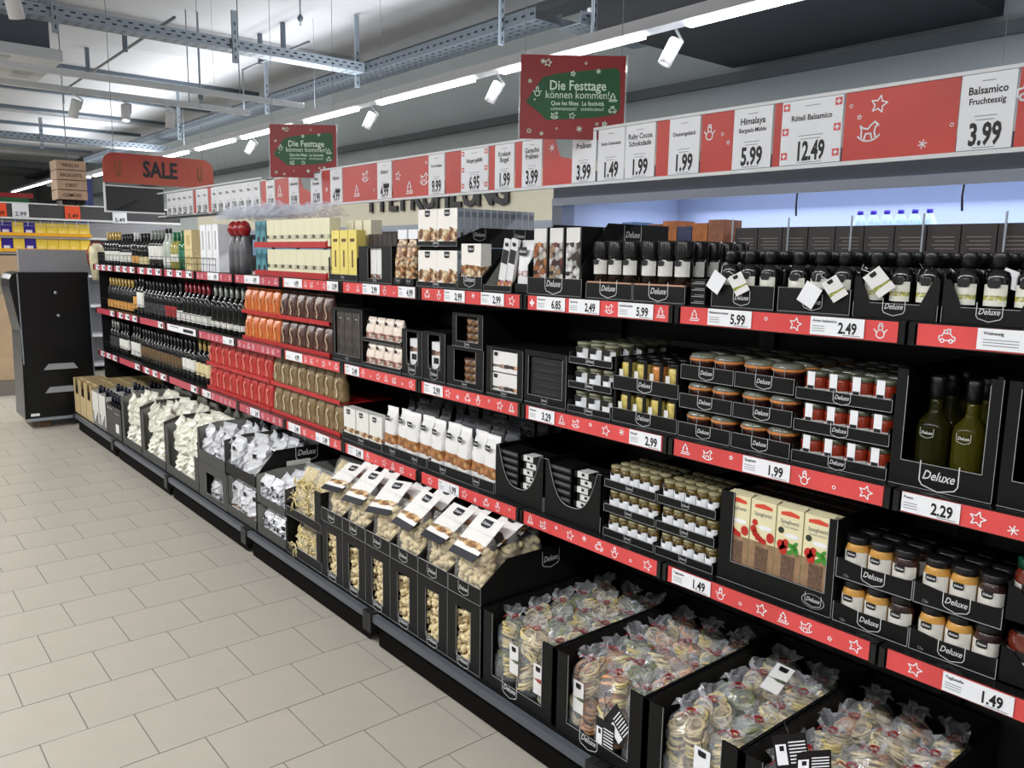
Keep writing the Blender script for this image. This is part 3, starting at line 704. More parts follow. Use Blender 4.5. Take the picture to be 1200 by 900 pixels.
for z, nmz in ((1.80, 'upper'), (1.60, 'lower')):
    tr = thing('candy_tray', f'yellow cardboard tray front along the {nmz} candy row in the background', 'tray', me=MB().box(1.55, 2.75, 12.02, 12.03, z + .0, z + .04, YTR).box(1.55, 2.75, 12.03, 12.08, z + .0, z + .006, YTR).mesh('candy_tray'))
    for i in range(9):
        x = 1.6 + i * .128; pur = i in (1, 3)
        if i == 0 or i == 2: pur = False
        q = thing('candy_pack', f"{'purple' if pur else 'yellow'} candy packs on the {nmz} rear shelf past the black cabinet", 'candy pack', (x, 12.12, z + .0015), group=f"{'purple' if pur else 'yellow'} candy packs {nmz} row", me=pm if pur else cm)
        obj('front_print', MB().box(.02, .09, -.004, -.001, .02, .075, WHITE if pur else mat('pack_print', (.98, .90, .50), .4)), q)
# wooden end panel far left
t = thing('wood_end_panel', 'light wooden shelf end panel with dark base at the left edge', 'panel')
obj('board', MB().box(1.30, 1.74, 10.6, 10.66, .17, 1.56, mat('light_wood', (.72, .62, .50), .55, noise=.12, nscale=6)), t)
obj('plinth', MB().box(1.28, 1.74, 10.56, 11.9, 0, .165, mat('plinth_grey', (.45, .43, .40), .6)), t)
obj('round_print', MB().poly(circ(1.40, 1.25, .14, 20)[:-1], .003, mat('panel_print', (.55, .52, .45), .5), 'y', 10.596), t)
obj('shelf_side', MB().box(1.30, 1.36, 10.66, 11.9, .17, 1.5, MAT['light_wood']), t)
for z in (.3, .6, .9, 1.2): obj('shelf', MB().box(1.37, 1.8, 10.67, 11.9, z, z + .02, BLACK2), t)
# tower of wooden look boxes
t = thing('box_tower_sign', 'hanging square tower of four pale wooden crates with dark lettering', 'sign', (2.12, 10.15, 2.17))
WB = mat('crate_board', (.72, .60, .50), .6, noise=.1, nscale=8)
for k, wd in enumerate(['GEMÜSE', 'OBST', 'FRÜCHTE', 'FRISCH']):
    c = obj('crate', MB().box(-.14, .15, -.15, .15, k * .105 + .004, k * .105 + .1, WB), t)
    obj('lettering', texts([(wd, 0, .032, .05, .006)]), c, (0, -.152, k * .105), (PI / 2, 0, 0))
    obj('lettering', texts([(wd, 0, .032, .05, .006)]), c, (.152, 0, k * .105), (PI / 2, 0, PI / 2))
obj('core', MB().box(-.13, .14, -.14, .14, .0, .42, DARK), t)
obj('rod', MB().tube([(0, 0, .42), (0, 0, 1.8)], .006, GALV, 5), t)
obj('base_slats', (lambda g_: [g_.box(-.1 + i * .05, -.07 + i * .05, -.12, .12, -.05, -.002, DARK) for i in range(5)] and g_)(MB()), t)
t = thing('blue_column', 'dark blue column behind the box tower', 'column', me=MB().box(2.72, 2.95, 12.7, 12.9, 0, 2.62, mat('dark_blue', (.12, .17, .38), .5)).mesh('blue_column'))
t = thing('rear_festive_strip', 'red and green festive strip at the far left edge of the picture', 'sign', me=MB().box(1.6, 2.2, 12.6, 12.62, 2.30, 2.36, REDS).box(1.6, 2.15, 12.6, 12.62, 2.24, 2.298, TXG).mesh('rear_festive_strip'))

# tall black cabinet at the gondola end
t = thing('black_cabinet', 'tall black cabinet with grey top board standing at the far end of the shelving', 'cabinet')
BC = mat('cabinet_black', (.055, .058, .065), .3)
bp = [(1.30, .10), (1.88, .10), (1.89, 1.44), (1.29, 1.44)]
obj('body', MB().box(1.31, 1.885, 8.46, 8.95, .085, 1.43, BC), t)
obj('side_profile', MB().poly([(1.24, 1.30), (1.245, 1.37), (1.265, 1.41), (1.308, 1.43), (1.308, .09), (1.285, .09), (1.30, .9)], .46, BC, 'y', 8.47), t)
obj('top_board', MB().box(1.33, 1.895, 8.50, 8.55, 1.432, 1.635, mat('cabinet_grey', (.52, .52, .54), .5)), t)
for z, nx in ((.57, 1.60), (.355, 1.60)):
    h = MB().add([(1.46, 8.455, z - .03), (1.74, 8.455, z - .03), (1.71, 8.455, z + .022), (1.50, 8.455, z + .022), (1.46, 8.43, z - .03), (1.74, 8.43, z - .03)], [(0, 4, 5, 1), (3, 4, 0), (1, 5, 2), (3, 2, 5, 4), (0, 1, 2, 3)], mat('handle_grey', (.55, .56, .57), .4))
    obj('handle', h, t)
for z, x in ((1.245, 1.60), (1.035, 1.61)):
    obj('lock', MB().lathe([(.0, .0), (.014, .0), (.014, .01), (0, .012)], GALV, 10), t, (x, 8.459, z), (PI / 2, 0, 0))
obj('edge_strip', MB().box(1.300, 1.308, 8.448, 8.458, .6, 1.42, GALV).box(1.877, 1.884, 8.448, 8.459, .35, 1.4, GALV), t)
obj('bottom_edge', MB().box(1.30, 1.885, 8.44, 8.458, .07, .095, GALV), t)
obj('care_label', MB().box(1.33, 1.40, 8.455, 8.459, .115, .14, WHITE), t)
obj('wooden_foot', MB().box(1.40, 1.50, 8.5, 8.6, 0, .083, mat('foot_wood', (.40, .30, .22), .7)).box(1.72, 1.82, 8.5, 8.6, 0, .083, MAT['foot_wood']).box(1.40, 1.50, 8.8, 8.9, 0, .083, MAT['foot_wood']).box(1.72, 1.82, 8.8, 8.9, 0, .083, MAT['foot_wood']), t)
obj('floor_bar', MB().box(1.5, 1.9, 8.7, 8.74, .04, .07, GALV), t)
t = thing('bottle_bag', 'white and yellow bag with red ribbon hanging at the cabinet corner', 'bag')
obj('bag', MB().lathe([(.05, 1.36), (.06, 1.45), (.075, 1.55), (.06, 1.66), (.03, 1.70)], mat('bag_cream', (.85, .82, .68), .4, noise=.3, nscale=20), 10, 1.955, 8.40), t)
obj('ribbon', MB().tube([(1.88, 8.40, 1.50), (1.87, 8.40, 1.62), (1.90, 8.40, 1.69), (1.96, 8.40, 1.715), (2.02, 8.40, 1.69)], .006, mat('ribbon_red', (.55, .08, .10), .4), 6), t)

# ================================================================= PRODUCT BUILDERS
ORD = ['first', 'second', 'third', 'fourth', 'fifth', 'sixth', 'seventh', 'eighth', 'ninth', 'tenth', 'eleventh', 'twelfth', 'thirteenth', 'fourteenth', 'fifteenth', 'sixteenth']
TIER = {1: ['only'], 2: ['lower', 'upper'], 3: ['bottom', 'middle', 'top']}
FX = 1.906      # front plane of the goods on the upper shelves
GL = mat('jar_glass', (.75, .78, .76), .05, spec=.8, alpha=.35)
TH = .004

def tray_mesh(w_, d, h, hf=None, notch=None, cut=None, line=True, inner=None, m=BLACK, side_front=None):
    """open cardboard tray; front lower than the sides; origin front bottom centre, depth along +x"""
    hf = h if hf is None else hf; mb = MB(); a = w_ / 2; I = inner or m
    mb.box(0, d, -a, a, 0, TH, m)
    mb.box(d - TH, d, -a, a, TH, h, m)
    for s in (-1, 1):
        y0, y1 = (a - TH, a) if s > 0 else (-a, -a + TH)
        sf = side_front if side_front is not None else hf
        mb.poly([(0, TH), (d - TH, TH), (d - TH, h), (min(.12, d * .5), h), (0, sf)], TH, m, 'y', y0)
    if cut == 'U':       # front with a rounded scoop
        out = [(-a, TH), (a, TH), (a, h)]; n = 22
        for i in range(n + 1):
            t = i / n; yy = (a * .86) * (1 - 2 * t); out.append((yy, hf + (h - hf) * (abs(yy) / (a * .86)) ** 3))
        out.append((-a, h)); mb.poly(out, TH, m, 'x', 0)
        if line:
            mb.tube([(-.0008, p[0], p[1]) for p in out[2:]], .0013, EDGE, 4)
    elif cut == 'trap':
        out = [(-a, TH), (a, TH), (a, h), (a - .014, h), (a - .04, hf), (-a + .04, hf), (-a + .014, h), (-a, h)]
        mb.poly(out, TH, m, 'x', 0)
        if line: mb.box(-.0006, 0, -a + .04, a - .04, hf - .0012, hf, EDGE)
    else:
        mb.box(0, TH, -a, a, TH, hf, m)
        if line: mb.box(-.0006, 0, -a, a, .001, .0022, EDGE)
    if line:
        mb.box(-.0006, 0, -a, -a + .0012, .001, hf, EDGE).box(-.0006, 0, a - .0012, a, .001, hf, EDGE)
        if cut is None: mb.box(-.0005, TH, -a, a, hf, hf + .0007, EDGE)
    if inner:
        sf = (side_front if side_front is not None else hf) - .003
        for s in (-1, 1): mb.poly([(TH, TH), (d - TH, TH), (d - TH, h - .002), (min(.12, d * .5), h - .002), (TH, sf)], .001, inner, 'y', s * (a - TH) - .0005)
        mb.box(d - TH - .0008, d - TH - .0002, -a + TH, a - TH, TH, h - .002, inner)
    return mb
def window_box_mesh(w_, d, h, wy0, wy1, wz0, wz1, top=True, m=BLACK, inner=None):
    """closed display box whose front has a window"""
    a = w_ / 2; mb = MB()
    mb.box(0, d, -a, a, 0, TH, m); mb.box(d - TH, d, -a, a, TH, h, m)
    mb.box(0, d - TH, -a, -a + TH, TH, h, m); mb.box(0, d - TH, a - TH, a, TH, h, m)
    if top: mb.box(0, d, -a, a, h, h + TH, m)
    mb.box(0, TH, -a + TH, a - TH, TH, wz0, m)
    if wz1 < h: mb.box(0, TH, -a + TH, a - TH, wz1, h, m)
    mb.box(0, TH, -a + TH, wy0, wz0, wz1, m); mb.box(0, TH, wy1, a - TH, wz0, wz1, m)
    e = .0013
    mb.box(-.0006, 0, wy0 - e, wy1 + e, wz0 - e, wz0, EDGE).box(-.0006, 0, wy0 - e, wy0, wz0, wz1, EDGE).box(-.0006, 0, wy1, wy1 + e, wz0, wz1, EDGE)
    mb.box(-.0006, 0, -a, a, .001, .0022, EDGE).box(-.0006, 0, -a, -a + .001, .001, h, EDGE)
    return mb
def logo(par, y, z, s, x=-.0012, rot=None, me=None): return obj('logo', me or LOGO, par, (x, y, z), rot or FRONT, s)

def bag_mesh(w_, d, h, m, seed=0, top=.16, crumple=.006, taper=.94, nz=9, smooth=True):
    """stand-up pouch: rounded rectangular bottom, flat pinched top with a seal"""
    r = random.Random(seed); mb = MB(); P = []; n = 16
    for k in range(nz + 1):
        t = k / nz; z = h * t
        dd = d * (1 if t < .35 else max(.03, math.cos((t - .35) / .65 * PI / 2) ** .8)) ; ww = w_ * (taper + (1 - taper) * (1 - t))
        if t > 1 - top: dd = d * .05
        ring = []
        for i in range(n):
            a = 2 * PI * i / n; ca, sa = math.cos(a), math.sin(a); e = .45
            x = dd / 2 * math.copysign(abs(ca) ** e, ca); y = ww / 2 * math.copysign(abs(sa) ** e, sa)
            c = crumple * (1 if 0 < t < 1 else .4) * (.4 if dd < d * .1 else 1)
            ring.append((x + r.uniform(-c, c) + d / 2, y + r.uniform(-c, c) * .6, z + (r.uniform(-c, c) * .5 if 0 < k else 0)))
        P += ring
    fs = [tuple(reversed(range(n)))]
    for k in range(nz):
        for i in range(n):
            j = (i + 1) % n; fs.append((k * n + i, k * n + j, (k + 1) * n + j, (k + 1) * n + i))
    fs.append(tuple(nz * n + i for i in range(n)))
    mb.add(P, fs, m, smooth); mb.s = [False if len(f) > 4 else s for f, s in zip(mb.f, mb.s)]
    return mb
def box_mesh(w_, d, h, m): return MB().box(0, d, -w_ / 2, w_ / 2, 0, h, m)

def jar_proto(r, h, body, lid, label=None, lz=(.2, .75), lidh=.16, lidr=.94, emb=True, span=1.25, seg=16, glass=False, emb_s=None):
    """label wraps the side that faces the aisle (-x)"""
    lh = h * lidh
    b = MB().lathe([(r * .9, 0), (r, h * .04), (r, h * (1 - lidh) * .86), (r * .9, h * (1 - lidh) * .96), (r * lidr * .92, h - lh)], body, seg)
    l = MB().lathe([(r * lidr, h - lh), (r * lidr, h - .003), (r * lidr * .93, h)], lid, seg)
    parts = [('jar_body', b), ('lid', l)]
    if label:
        lb = MB().lathe([(r * 1.012, h * lz[0]), (r * 1.012, h * lz[1])], label, 12, 0, 0, PI - span, PI + span)
        sub = [('emblem', EMBS, [], (-r * 1.03, .0, h * (lz[1] - .06)), FRONT, emb_s or r * .75)] if emb else []
        parts.append(('jar_label', lb, sub))
    return proto(parts)

def bottle_proto(r, h, glass, cap, label=None, lz=(.22, .45), neck=.32, caph=.24, shoulder=.62, emb=False, seg=12):
    b = MB().lathe([(r * .85, 0), (r, h * .02), (r, h * shoulder), (r * .7, h * (shoulder + .07)), (r * neck, h * (shoulder + .15)), (r * neck, h * .985)], glass, seg)
    parts = [('bottle_glass', b), ('capsule', MB().lathe([(r * neck * 1.12, h * (1 - caph)), (r * neck * 1.12, h)], cap, 10))]
    if label:
        lb = MB().lathe([(r * 1.012, h * lz[0]), (r * 1.012, h * lz[1])], label, 10, 0, 0, PI - 1.35, PI + 1.35)
        parts.append(('bottle_label', lb))
    return proto(parts)

def line_up(pr, n, y_right, pitch, x, z, name, cat, labf, group=None, jit=0., rz=0., rows=1, rowp=.07, rlabel=None, rgroup=None, zrow=0):
    """front row with a label each (counted from the left, i.e. from high y), further rows share one"""
    for k in range(n):
        y = y_right + pitch * (n - 1 - k + .5)
        put(pr, name, labf(k), cat, (x, y, z), rz + random.uniform(-jit, jit), group)
    for q in range(1, rows):
        for k in range(n):
            put(pr, name, rlabel, cat, (x + q * rowp, y_right + pitch * (n - 1 - k + .5), z + zrow), rz + random.uniform(-jit, jit), rgroup or group)

LABELW = mat('jar_label_white', (.83, .83, .81), .5, noise=.12, nscale=120)
NUTS = [(.80, .58, .36), (.62, .40, .22), (.88, .72, .50), (.48, .28, .16), (.90, .82, .68)]

# ================================================================= TOP SHELF
ZT = 1.5135
# --- tagged dark bottles in black trays
BOTB = mat('dark_bottle_glass', (.045, .045, .05), .12, coat=.5)
LBLY = printed('vinegar_label', (.86, .86, .82), .045, .062, [(.85, .80, .30), (.75, .78, .45), (.90, .88, .70)], 160, thr=.1)
bb = MB().lathe([(.026, 0), (.028, .006), (.028, .096), (.025, .108), (.015, .115), (.014, .126)], BOTB, 16)
cap = MB().lathe([(.020, .119), (.020, .148), (.018, .151)], mat('black_cap', (.07, .07, .075), .3), 14)
lb = MB().lathe([(.0284, .036), (.0284, .082)], LBLY, 10, 0, 0, PI - .95, PI + .95)
strg = MB().tube([(-.015, 0, .118), (-.024, .01, .118), (-.034, .012, .108)], .0007, WHITE, 4)
bot_f = proto([('bottle_glass', bb), ('cap', cap), ('bottle_label', lb, [('emblem', EMBS, [], (-.0294, 0, .083), FRONT, .026)])])
bot_t = proto([('bottle_glass', bb), ('cap', cap), ('bottle_label', lb, [('emblem', EMBS, [], (-.0294, 0, .083), FRONT, .026)]), ('tag_string', strg)])
bot_r = proto([('bottle_glass', bb), ('cap', cap)])
vt = tray_mesh(.198, .42, .095, .036, cut='trap').mesh('display_tray')
vt2 = tray_mesh(.198, .42, .078, .062, line=True).mesh('display_tray')
nmv = ['at the right picture edge', 'second from the right edge', 'third from the right edge', 'fourth from the right edge', 'beside the spice mills']
for i, y0 in enumerate((.377, .583, .789, .995, 1.205)):
    yc = y0 + .103
    t = thing('display_tray', 'black tray of tagged dark bottles, ' + nmv[i], 'tray', (FX, yc, ZT), group='black trays of dark bottles', me=vt if i < 3 else vt2)
    logo(t, 0, .026, .052)
    if i == 0: continue
    for c in range(3):
        put(bot_f, 'vinegar_bottle', f"{ORD[c]} dark bottle with white label, front of the tray {nmv[i]}", 'bottle', (FX + .038, yc + .062 - c * .062, ZT + .005), group='dark labelled vinegar bottles')
    for q in range(1, 5):
        for c in range(3): put(bot_r, 'vinegar_bottle', 'black capped dark bottle in the rows behind the tagged front bottles', 'bottle', (FX + .038 + q * .064, yc + .062 - c * .062, ZT + .005), group='rear dark bottles')
# hanging white tags: (y, z, x, size, tilt, turned)
TAGP = printed('tag_picture', (.90, .90, .90), -.018, .0, [(.82, .80, .35), (.90, .90, .85), (.62, .66, .30)], 110, thr=-.1)
tgm = MB().box(-.001, 0, -.02, .02, -.028, .028, TAGP).mesh('swing_tag'); tgw = MB().box(-.001, 0, -.021, .021, -.024, .024, WHITE).mesh('swing_tag')
tagsp = [(1.385, 1.582, -.012, 1.1, .55, 1, 0), (1.31, 1.580, -.014, 1.0, -.5, 0, .3), (1.10, 1.560, -.014, 1.15, .5, 1, 0), (1.035, 1.578, -.012, 1.0, -.62, 0, .3), (.925, 1.598, -.014, 1.1, -.7, 0, .3),
         (1.235, 1.60, .03, .7, .2, 1, .9), (1.14, 1.605, .05, .6, .1, 1, 1.0), (.825, 1.607, .02, .75, .3, 1, .6), (.86, 1.612, .06, .6, .2, 1, 1.1), (.735, 1.612, .04, .8, .1, 1, 1.1), (.66, 1.612, .03, .9, -1.2, 1, .3), (.985, 1.612, .09, .6, .2, 1, 1.0)]
tw = ['large blank white tag hanging over the leftmost bottle tray', 'white tag with yellow print crossing the large blank one', 'diamond tilted blank white tag between the middle bottle trays', 'tilted white tag with olive print beside the diamond tilted one', 'white tag pair turned up over the third tray edge',
      'small twisted white tag above the narrow tray gap', 'thin edge-on white tag standing up behind the bottles', 'crumpled small white tag over the third tray', 'thin edge-on white tag near the curling string', 'tall thin white tag above the second tray', 'flat lying white tag at the right picture edge', 'tiny edge-on tag above the fourth tray']
for (y, z, x, s, a, wt, tz), l in zip(tagsp, tw):
    t = thing('swing_tag', l, 'tag', (FX + x, y, z), (a, 0, tz), None, tgw if wt else tgm, (1, s, s))
    if not wt: obj('emblem', EMBS, t, (-.0018, 0, .02), FRONT, .014)
    obj('string', MB().tube([(0, 0, .024), (.006, .012, .045), (.02, .004, .052)], .0006, WHITE, 4), t)
# --- spice mills
MILLB = mat('mill_black', (.07, .07, .075), .28); COPPER = mat('copper_band', (.80, .62, .52), .3, .3)
ml = MB().lathe([(.027, 0), (.027, .072), (.024, .076)], mat('mill_glass', (.12, .11, .10), .1), 16)
mc = MB().lathe([(.0275, .074), (.0285, .08), (.0285, .122), (.026, .127)], MILLB, 16)
for i in range(10): mc.box(-.0292 * math.cos(i * .3 - 1.5) - .0005, -.0292 * math.cos(i * .3 - 1.5) + .0005, .0292 * math.sin(i * .3 - 1.5) - .0008, .0292 * math.sin(i * .3 - 1.5) + .0008, .084, .12, MILLB)
mlb = MB().lathe([(.0275, .022), (.0275, .066)], LABELW, 10, 0, 0, PI - 1.3, PI + 1.3)
mill = proto([('mill_glass', ml), ('grinder_cap', mc), ('mill_label', mlb, [('emblem', EMBS, [], (-.0286, .002, .060), FRONT, .024)])])
mt = tray_mesh(.20, .43, .062, .05).box(.012, .415, -.096, .096, .046, .050, COPPER)
mt.box(-.001, .012, -.095, .095, .0505, .0545, COPPER)
mtm = mt.mesh('display_tray')
for i, yc in enumerate((1.600, 1.805)):
    sd = ['right', 'left'][i]
    t = thing('display_tray', f'{sd} black tray with copper edge holding the spice mills', 'tray', (FX, yc, ZT), me=mtm)
    logo(t, 0, .03, .072)
    for q in range(5):
        for c in range(3):
            put(mill, 'spice_mill', f"{ORD[c]} spice mill with black cap in front of the {sd} copper edged tray" if q == 0 else ('spice mill in the rows behind, seen past the right mill tray' if i == 0 else 'spice mill in the rows behind, in the left mill tray'), 'spice mill', (FX + .036 + q * .068, yc + .064 - c * .064, ZT + .0565), group='spice mills front row' if q == 0 else 'rear mills ' + sd)
dk = MB().box(0, .3, -.026, .026, 0, .018, BLACK).box(-.0006, 0, -.022, .022, .005, .007, EDGE).box(-.0006, 0, -.022, .012, .010, .0115, EDGE).mesh('flat_carton')
for k in range(4): thing('flat_carton', f'{["lowest", "second lowest", "second highest", "highest"][k]} flat dark carton stacked between mill tray and bottle trays', 'carton', (FX + .01, 1.462, ZT + k * .0185), me=dk)
# --- three tall photo boxes in a black tray
FB = [printed('panettone_print_' + c, (.84, .84, .83), .0, .17, cols, 48, thr=.55) for c, cols in (('nut', [(.74, .50, .30), (.50, .28, .15), (.85, .84, .80), (.85, .84, .83), (.62, .36, .20)]), ('berry', [(.45, .20, .20), (.25, .12, .12), (.85, .84, .83), (.85, .84, .83), (.60, .50, .40)]), ('choc', [(.20, .14, .12), (.84, .84, .83), (.30, .22, .18), (.84, .84, .83), (.85, .85, .85)]))]
t = thing('display_tray', 'black tray with shield logo holding three tall photo boxes', 'tray', (FX, 2.062, ZT), me=tray_mesh(.272, .43, .245, .058, cut=None, side_front=.10).mesh('display_tray'))
logo(t, 0, .035, .085); logo(t, 0, 0, .085, rot=SIDE).location = (.24, -.1365, .205)
for c in range(3):
    nm_ = ['nut', 'berry', 'dark chocolate'][c]
    for q in range(3):
        b = thing('photo_box', f'tall white box with {nm_} photo print standing in the black tray' + ('' if q == 0 else ', behind the front one'), 'box', (FX + .008 + q * .13, 2.062 + .082 - c * .082, ZT + .0055), group=None if q == 0 else 'rear tall photo boxes', me=MB().box(0, .003, -.032, .032, 0, .222, FB[c]).box(.003, .12, -.032, .032, 0, .222, mat('box_side_white', (.82, .82, .82), .5)).mesh('photo_box'))
        if q == 0:
            e = obj('emblem', EMBS, b, (-.0015, .02, .07), FRONT, .02)
            obj('divider', MB().box(0, .1, -.0405, -.0365, 0, .225, BLACK), b)
        else: b['label'] = f'tall {nm_} photo box hidden behind the front one in the black tray'; 
        if q: break
# --- white bag, leaning chocolate, bag tray
CHOCB = printed('sweet_bag_print', (.86, .86, .87), .045, .085, [(.80, .60, .65), (.70, .45, .50), (.9, .85, .85)], 55, thr=-.1)
t = thing('sweet_bag', 'upright white bag with pink sweets print left of the tall photo boxes', 'bag', (FX + .01, 2.237, ZT + .003), me=bag_mesh(.072, .05, .185, CHOCB, 3, crumple=.002).mesh('sweet_bag'))
obj('emblem', EMB, t, (-.002, 0, .145), FRONT, .045)
obj('black_foot', MB().box(-.004, .05, -.036, .036, 0, .03, BLACK), t)
LP = printed('leaning_print', (.86, .86, .87), .0, .045, [(.90, .55, .25), (.80, .45, .55), (.95, .85, .6), (.3, .2, .15)], 70, thr=.1)
for i in range(2):
    t = thing('chocolate_pack', ['slim white chocolate pack leaning left, nearer the sweets bag', 'slim white chocolate pack leaning left, beside the grey card flap'][i], 'chocolate pack', (FX + .012, 2.345 + i * .042 - .02, ZT + .006), (.22, 0, 0), None, MB().box(0, .012, -.019, .019, 0, .19, LP).mesh('chocolate_pack'))
    obj('black_panel', MB().box(-.0012, 0, -.017, .017, .10, .15, INK), t); obj('emblem', EMBS, t, (-.0014, 0, .17), FRONT, .02)
t = thing('display_tray', 'black tray with low front holding the leaning chocolate packs', 'tray', (FX, 2.37, ZT), me=tray_mesh(.165, .3, .16, .022, inner=INNER).mesh('display_tray'))
PAN = printed('almond_print', (.92, .91, .89), -.01, .085, NUTS, 58, thr=-.02)
t = thing('display_tray', 'black tray with shield logo holding one white almond bag', 'tray', (FX, 2.54, ZT), me=tray_mesh(.155, .42, .16, .05).mesh('display_tray')); logo(t, 0, .035, .07)
t = thing('almond_bag', 'single white bag with almond photo in the black logo tray', 'bag', (FX + .006, 2.54, ZT + .0055), me=box_mesh(.125, .05, .17, printed('almond_print2', (.92, .91, .89), .03, .10, NUTS, 60, thr=.05)).mesh('almond_bag')); obj('emblem', EMB, t, (-.0015, 0, .15), FRONT, .04)
# --- white almond boxes, two trays high
CB = MB().box(0, .030, -.0685, .0685, 0, .143, mat('grey_box_side', (.60, .63, .68), .45)); CB.box(-.001, 0, -.0685, .0685, 0, .143, PAN)
CB.box(.004, .026, -.0692, -.0685, .11, .13, mat('spine_mark', (.45, .48, .53), .5)).box(.018, .026, -.0692, -.0685, .012, .05, INK)
cbm = CB.mesh('almond_box'); cp_ = proto([('carton', cbm), ('emblem', EMB, [], (-.0018, 0, .126), FRONT, .038)])
lowt = tray_mesh(.288, .43, .05, .02, side_front=.03, line=True); lowt = lowt.mesh('display_tray')
for ti, z in enumerate((ZT, ZT + .165)):
    nm_ = TIER[2][ti]
    t = thing('display_tray', f'{nm_} black tray of the white almond boxes', 'tray', (FX, 2.768, z), me=lowt if ti == 0 else tray_mesh(.288, .43, .075, .02, side_front=.03).mesh('display_tray'))
    logo(t, 0, .012, .04)
    if ti == 1: logo(t, 0, 0, .06, rot=SIDE).location = (.11, -.1452, .045); logo(t, 0, 0, .06, rot=SIDE).location = (.32, -.1452, .045)
    for q in range(1 if ti == 0 else 12):
        for c in range(2):
            if q and c == 0: continue
            put(cp_ if q == 0 else proto([('carton', cbm)]), 'almond_box', f"{['left', 'right'][c]} white almond photo box of the {nm_} tray" if q == 0 else 'grey sided almond box in the deep row behind the upper right one', 'box', (FX + .006 + q * .0335, 2.768 + .0695 - c * .139, z + .0055), group='almond boxes' if q == 0 else 'almond boxes behind')
# --- nut bags and the black box with side wing
NUTM = printed('nut_mix', (.80, .70, .58), .0, .20, NUTS, 75, thr=.6)
nb = bag_mesh(.075, .05, .21, NUTM, 5, crumple=.004)
pnb = proto([('pouch', nb), ('black_foot', MB().box(-.003, .05, -.039, .039, 0, .028, BLACK), [('emblem', LOGO, [], (-.004, 0, .016), FRONT, .03)]), ('seal', MB().box(.02, .028, -.036, .036, .195, .235, WHITE))])
for c in range(2): put(pnb, 'nut_bag', ['left', 'right'][c] + ' brown nut mix bag with black foot beside the almond boxes', 'bag', (FX + .004, 3.06 - c * .085 + .0, ZT + .001), 0)
t = thing('display_box', 'black display box with rising side wing and window beside nut bags', 'box', (FX, 3.255, ZT), me=window_box_mesh(.29, .40, .165, -.06, .06, .02, .155, top=False).poly([(.0, .165), (.4, .165), (.4, .25), (.28, .235), (.12, .18)], .004, BLACK, 'y', -.145).mesh('display_box'))
logo(t, 0, .012, .03)
wp = printed('white_slim_print', (.88, .88, .88), .0, .035, [(.5, .3, .25), (.88, .88, .88), (.7, .5, .45)], 60)
for c in range(2): thing('slim_pack', ['left', 'right'][c] + ' white slim pack inside the window of the winged black box', 'pack', (FX + .012, 3.285 - c * .053, ZT + .0055), me=box_mesh(.05, .03, .15, wp).mesh('slim_pack'))
BRN = mat('dark_brown_box', (.20, .16, .15), .4)
for c in range(6): thing('brown_slim_box', f'{ORD[c]} from left of the dark brown slim boxes above the winged black box', 'box', (FX + .05, 3.375 - c * .042, ZT + .0055), group='dark brown slim boxes', me=box_mesh(.038, .16, .215, BRN).mesh('brown_slim_box'))
# --- yellow slim boxes
YB_ = mat('yellow_box', (.90, .83, .45), .4, noise=.06, nscale=30)
t = thing('display_tray', 'black tray holding three yellow slim boxes', 'tray', (FX, 3.555, ZT), me=tray_mesh(.285, .4, .15, .03, side_front=.11).mesh('display_tray')); logo(t, 0, .018, .03)
for c in range(3):
    b = thing('yellow_slim_box', f"{['left', 'middle', 'right'][c]} yellow slim box in the black tray", 'box', (FX + .008, 3.64 - c * .084, ZT + .0055), me=box_mesh(.078, .05, .235, YB_).mesh('yellow_slim_box'))
    obj('box_print', MB().box(-.0012, 0, -.006, .006, .06, .14, mat('print_brown', (.35, .25, .15), .5)), b)
    obj('title_print', MB().box(-.0012, 0, -.02, .02, .18, .195, MAT['print_brown']), b)
    thing('cream_slim_box', f"{['left', 'middle', 'right'][c]} taller cream box behind the yellow slim boxes", 'box', (FX + .10, 3.66 - c * .084, ZT + .0055), me=box_mesh(.07, .06, .285, CREAMP).mesh('cream_slim_box'))
# --- cream and teal coffee boxes with red trays, two tiers
CRM = printed('cream_coffee', (.87, .86, .74), .02, .075, [(.30, .30, .15), (.87, .86, .74), (.87, .86, .74), (.87, .86, .74), (.87, .86, .74), (.87, .86, .74)], 22, thr=-.15)
TEA = mat('teal_pack', (.42, .70, .74), .35, noise=.25, nscale=14, col2=(.12, .35, .42))
REDT = mat('red_tray', (.72, .13, .15), .4, noise=.2, nscale=30)
cpk = proto([('carton', box_mesh(.092, .06, .14, CRM)), ('bean_print', MB().lathe([(0, 0), (.012, .004), (.016, .016), (.010, .030), (0, .034)], mat('bean_print', (.28, .26, .14), .5), 8), [], (.002, .015, .03), (0, 0, 0), (.1, 1, 1))])
tpk = proto([('carton', box_mesh(.072, .06, .14, TEA)), ('print_patch', MB().box(-.001, 0, -.02, .01, .02, .05, INK))])
for ti in range(2):
    z = ZT + ti * .157; nm_ = TIER[2][ti]
    tr = thing('red_tray', f'{nm_} red edged tray under the cream and teal coffee boxes', 'tray', (FX, 4.16, z), me=MB().box(0, .30, -.44, .44, 0, .006, REDT).box(-.004, 0, -.44, .44, 0, .03, REDT).box(0, .3, -.444, -.44, 0, .035, REDT).mesh('red_tray'))
    for c in range(8):
        put(cpk, 'coffee_box', f'{ORD[c]} cream coffee box from the left in the {nm_} red tray', 'coffee box', (FX + .006, 4.44 - .047 - c * .0935, z + .007))
    for c in range(2):
        put(tpk, 'coffee_box', f'{["left", "right"][c]} teal coffee box in the {nm_} red tray', 'coffee box', (FX + .006, 4.60 - .037 - c * .075, z + .007))
t = thing('top_clear_film', 'crumpled clear cellophane lying over the cream coffee boxes', 'cellophane')
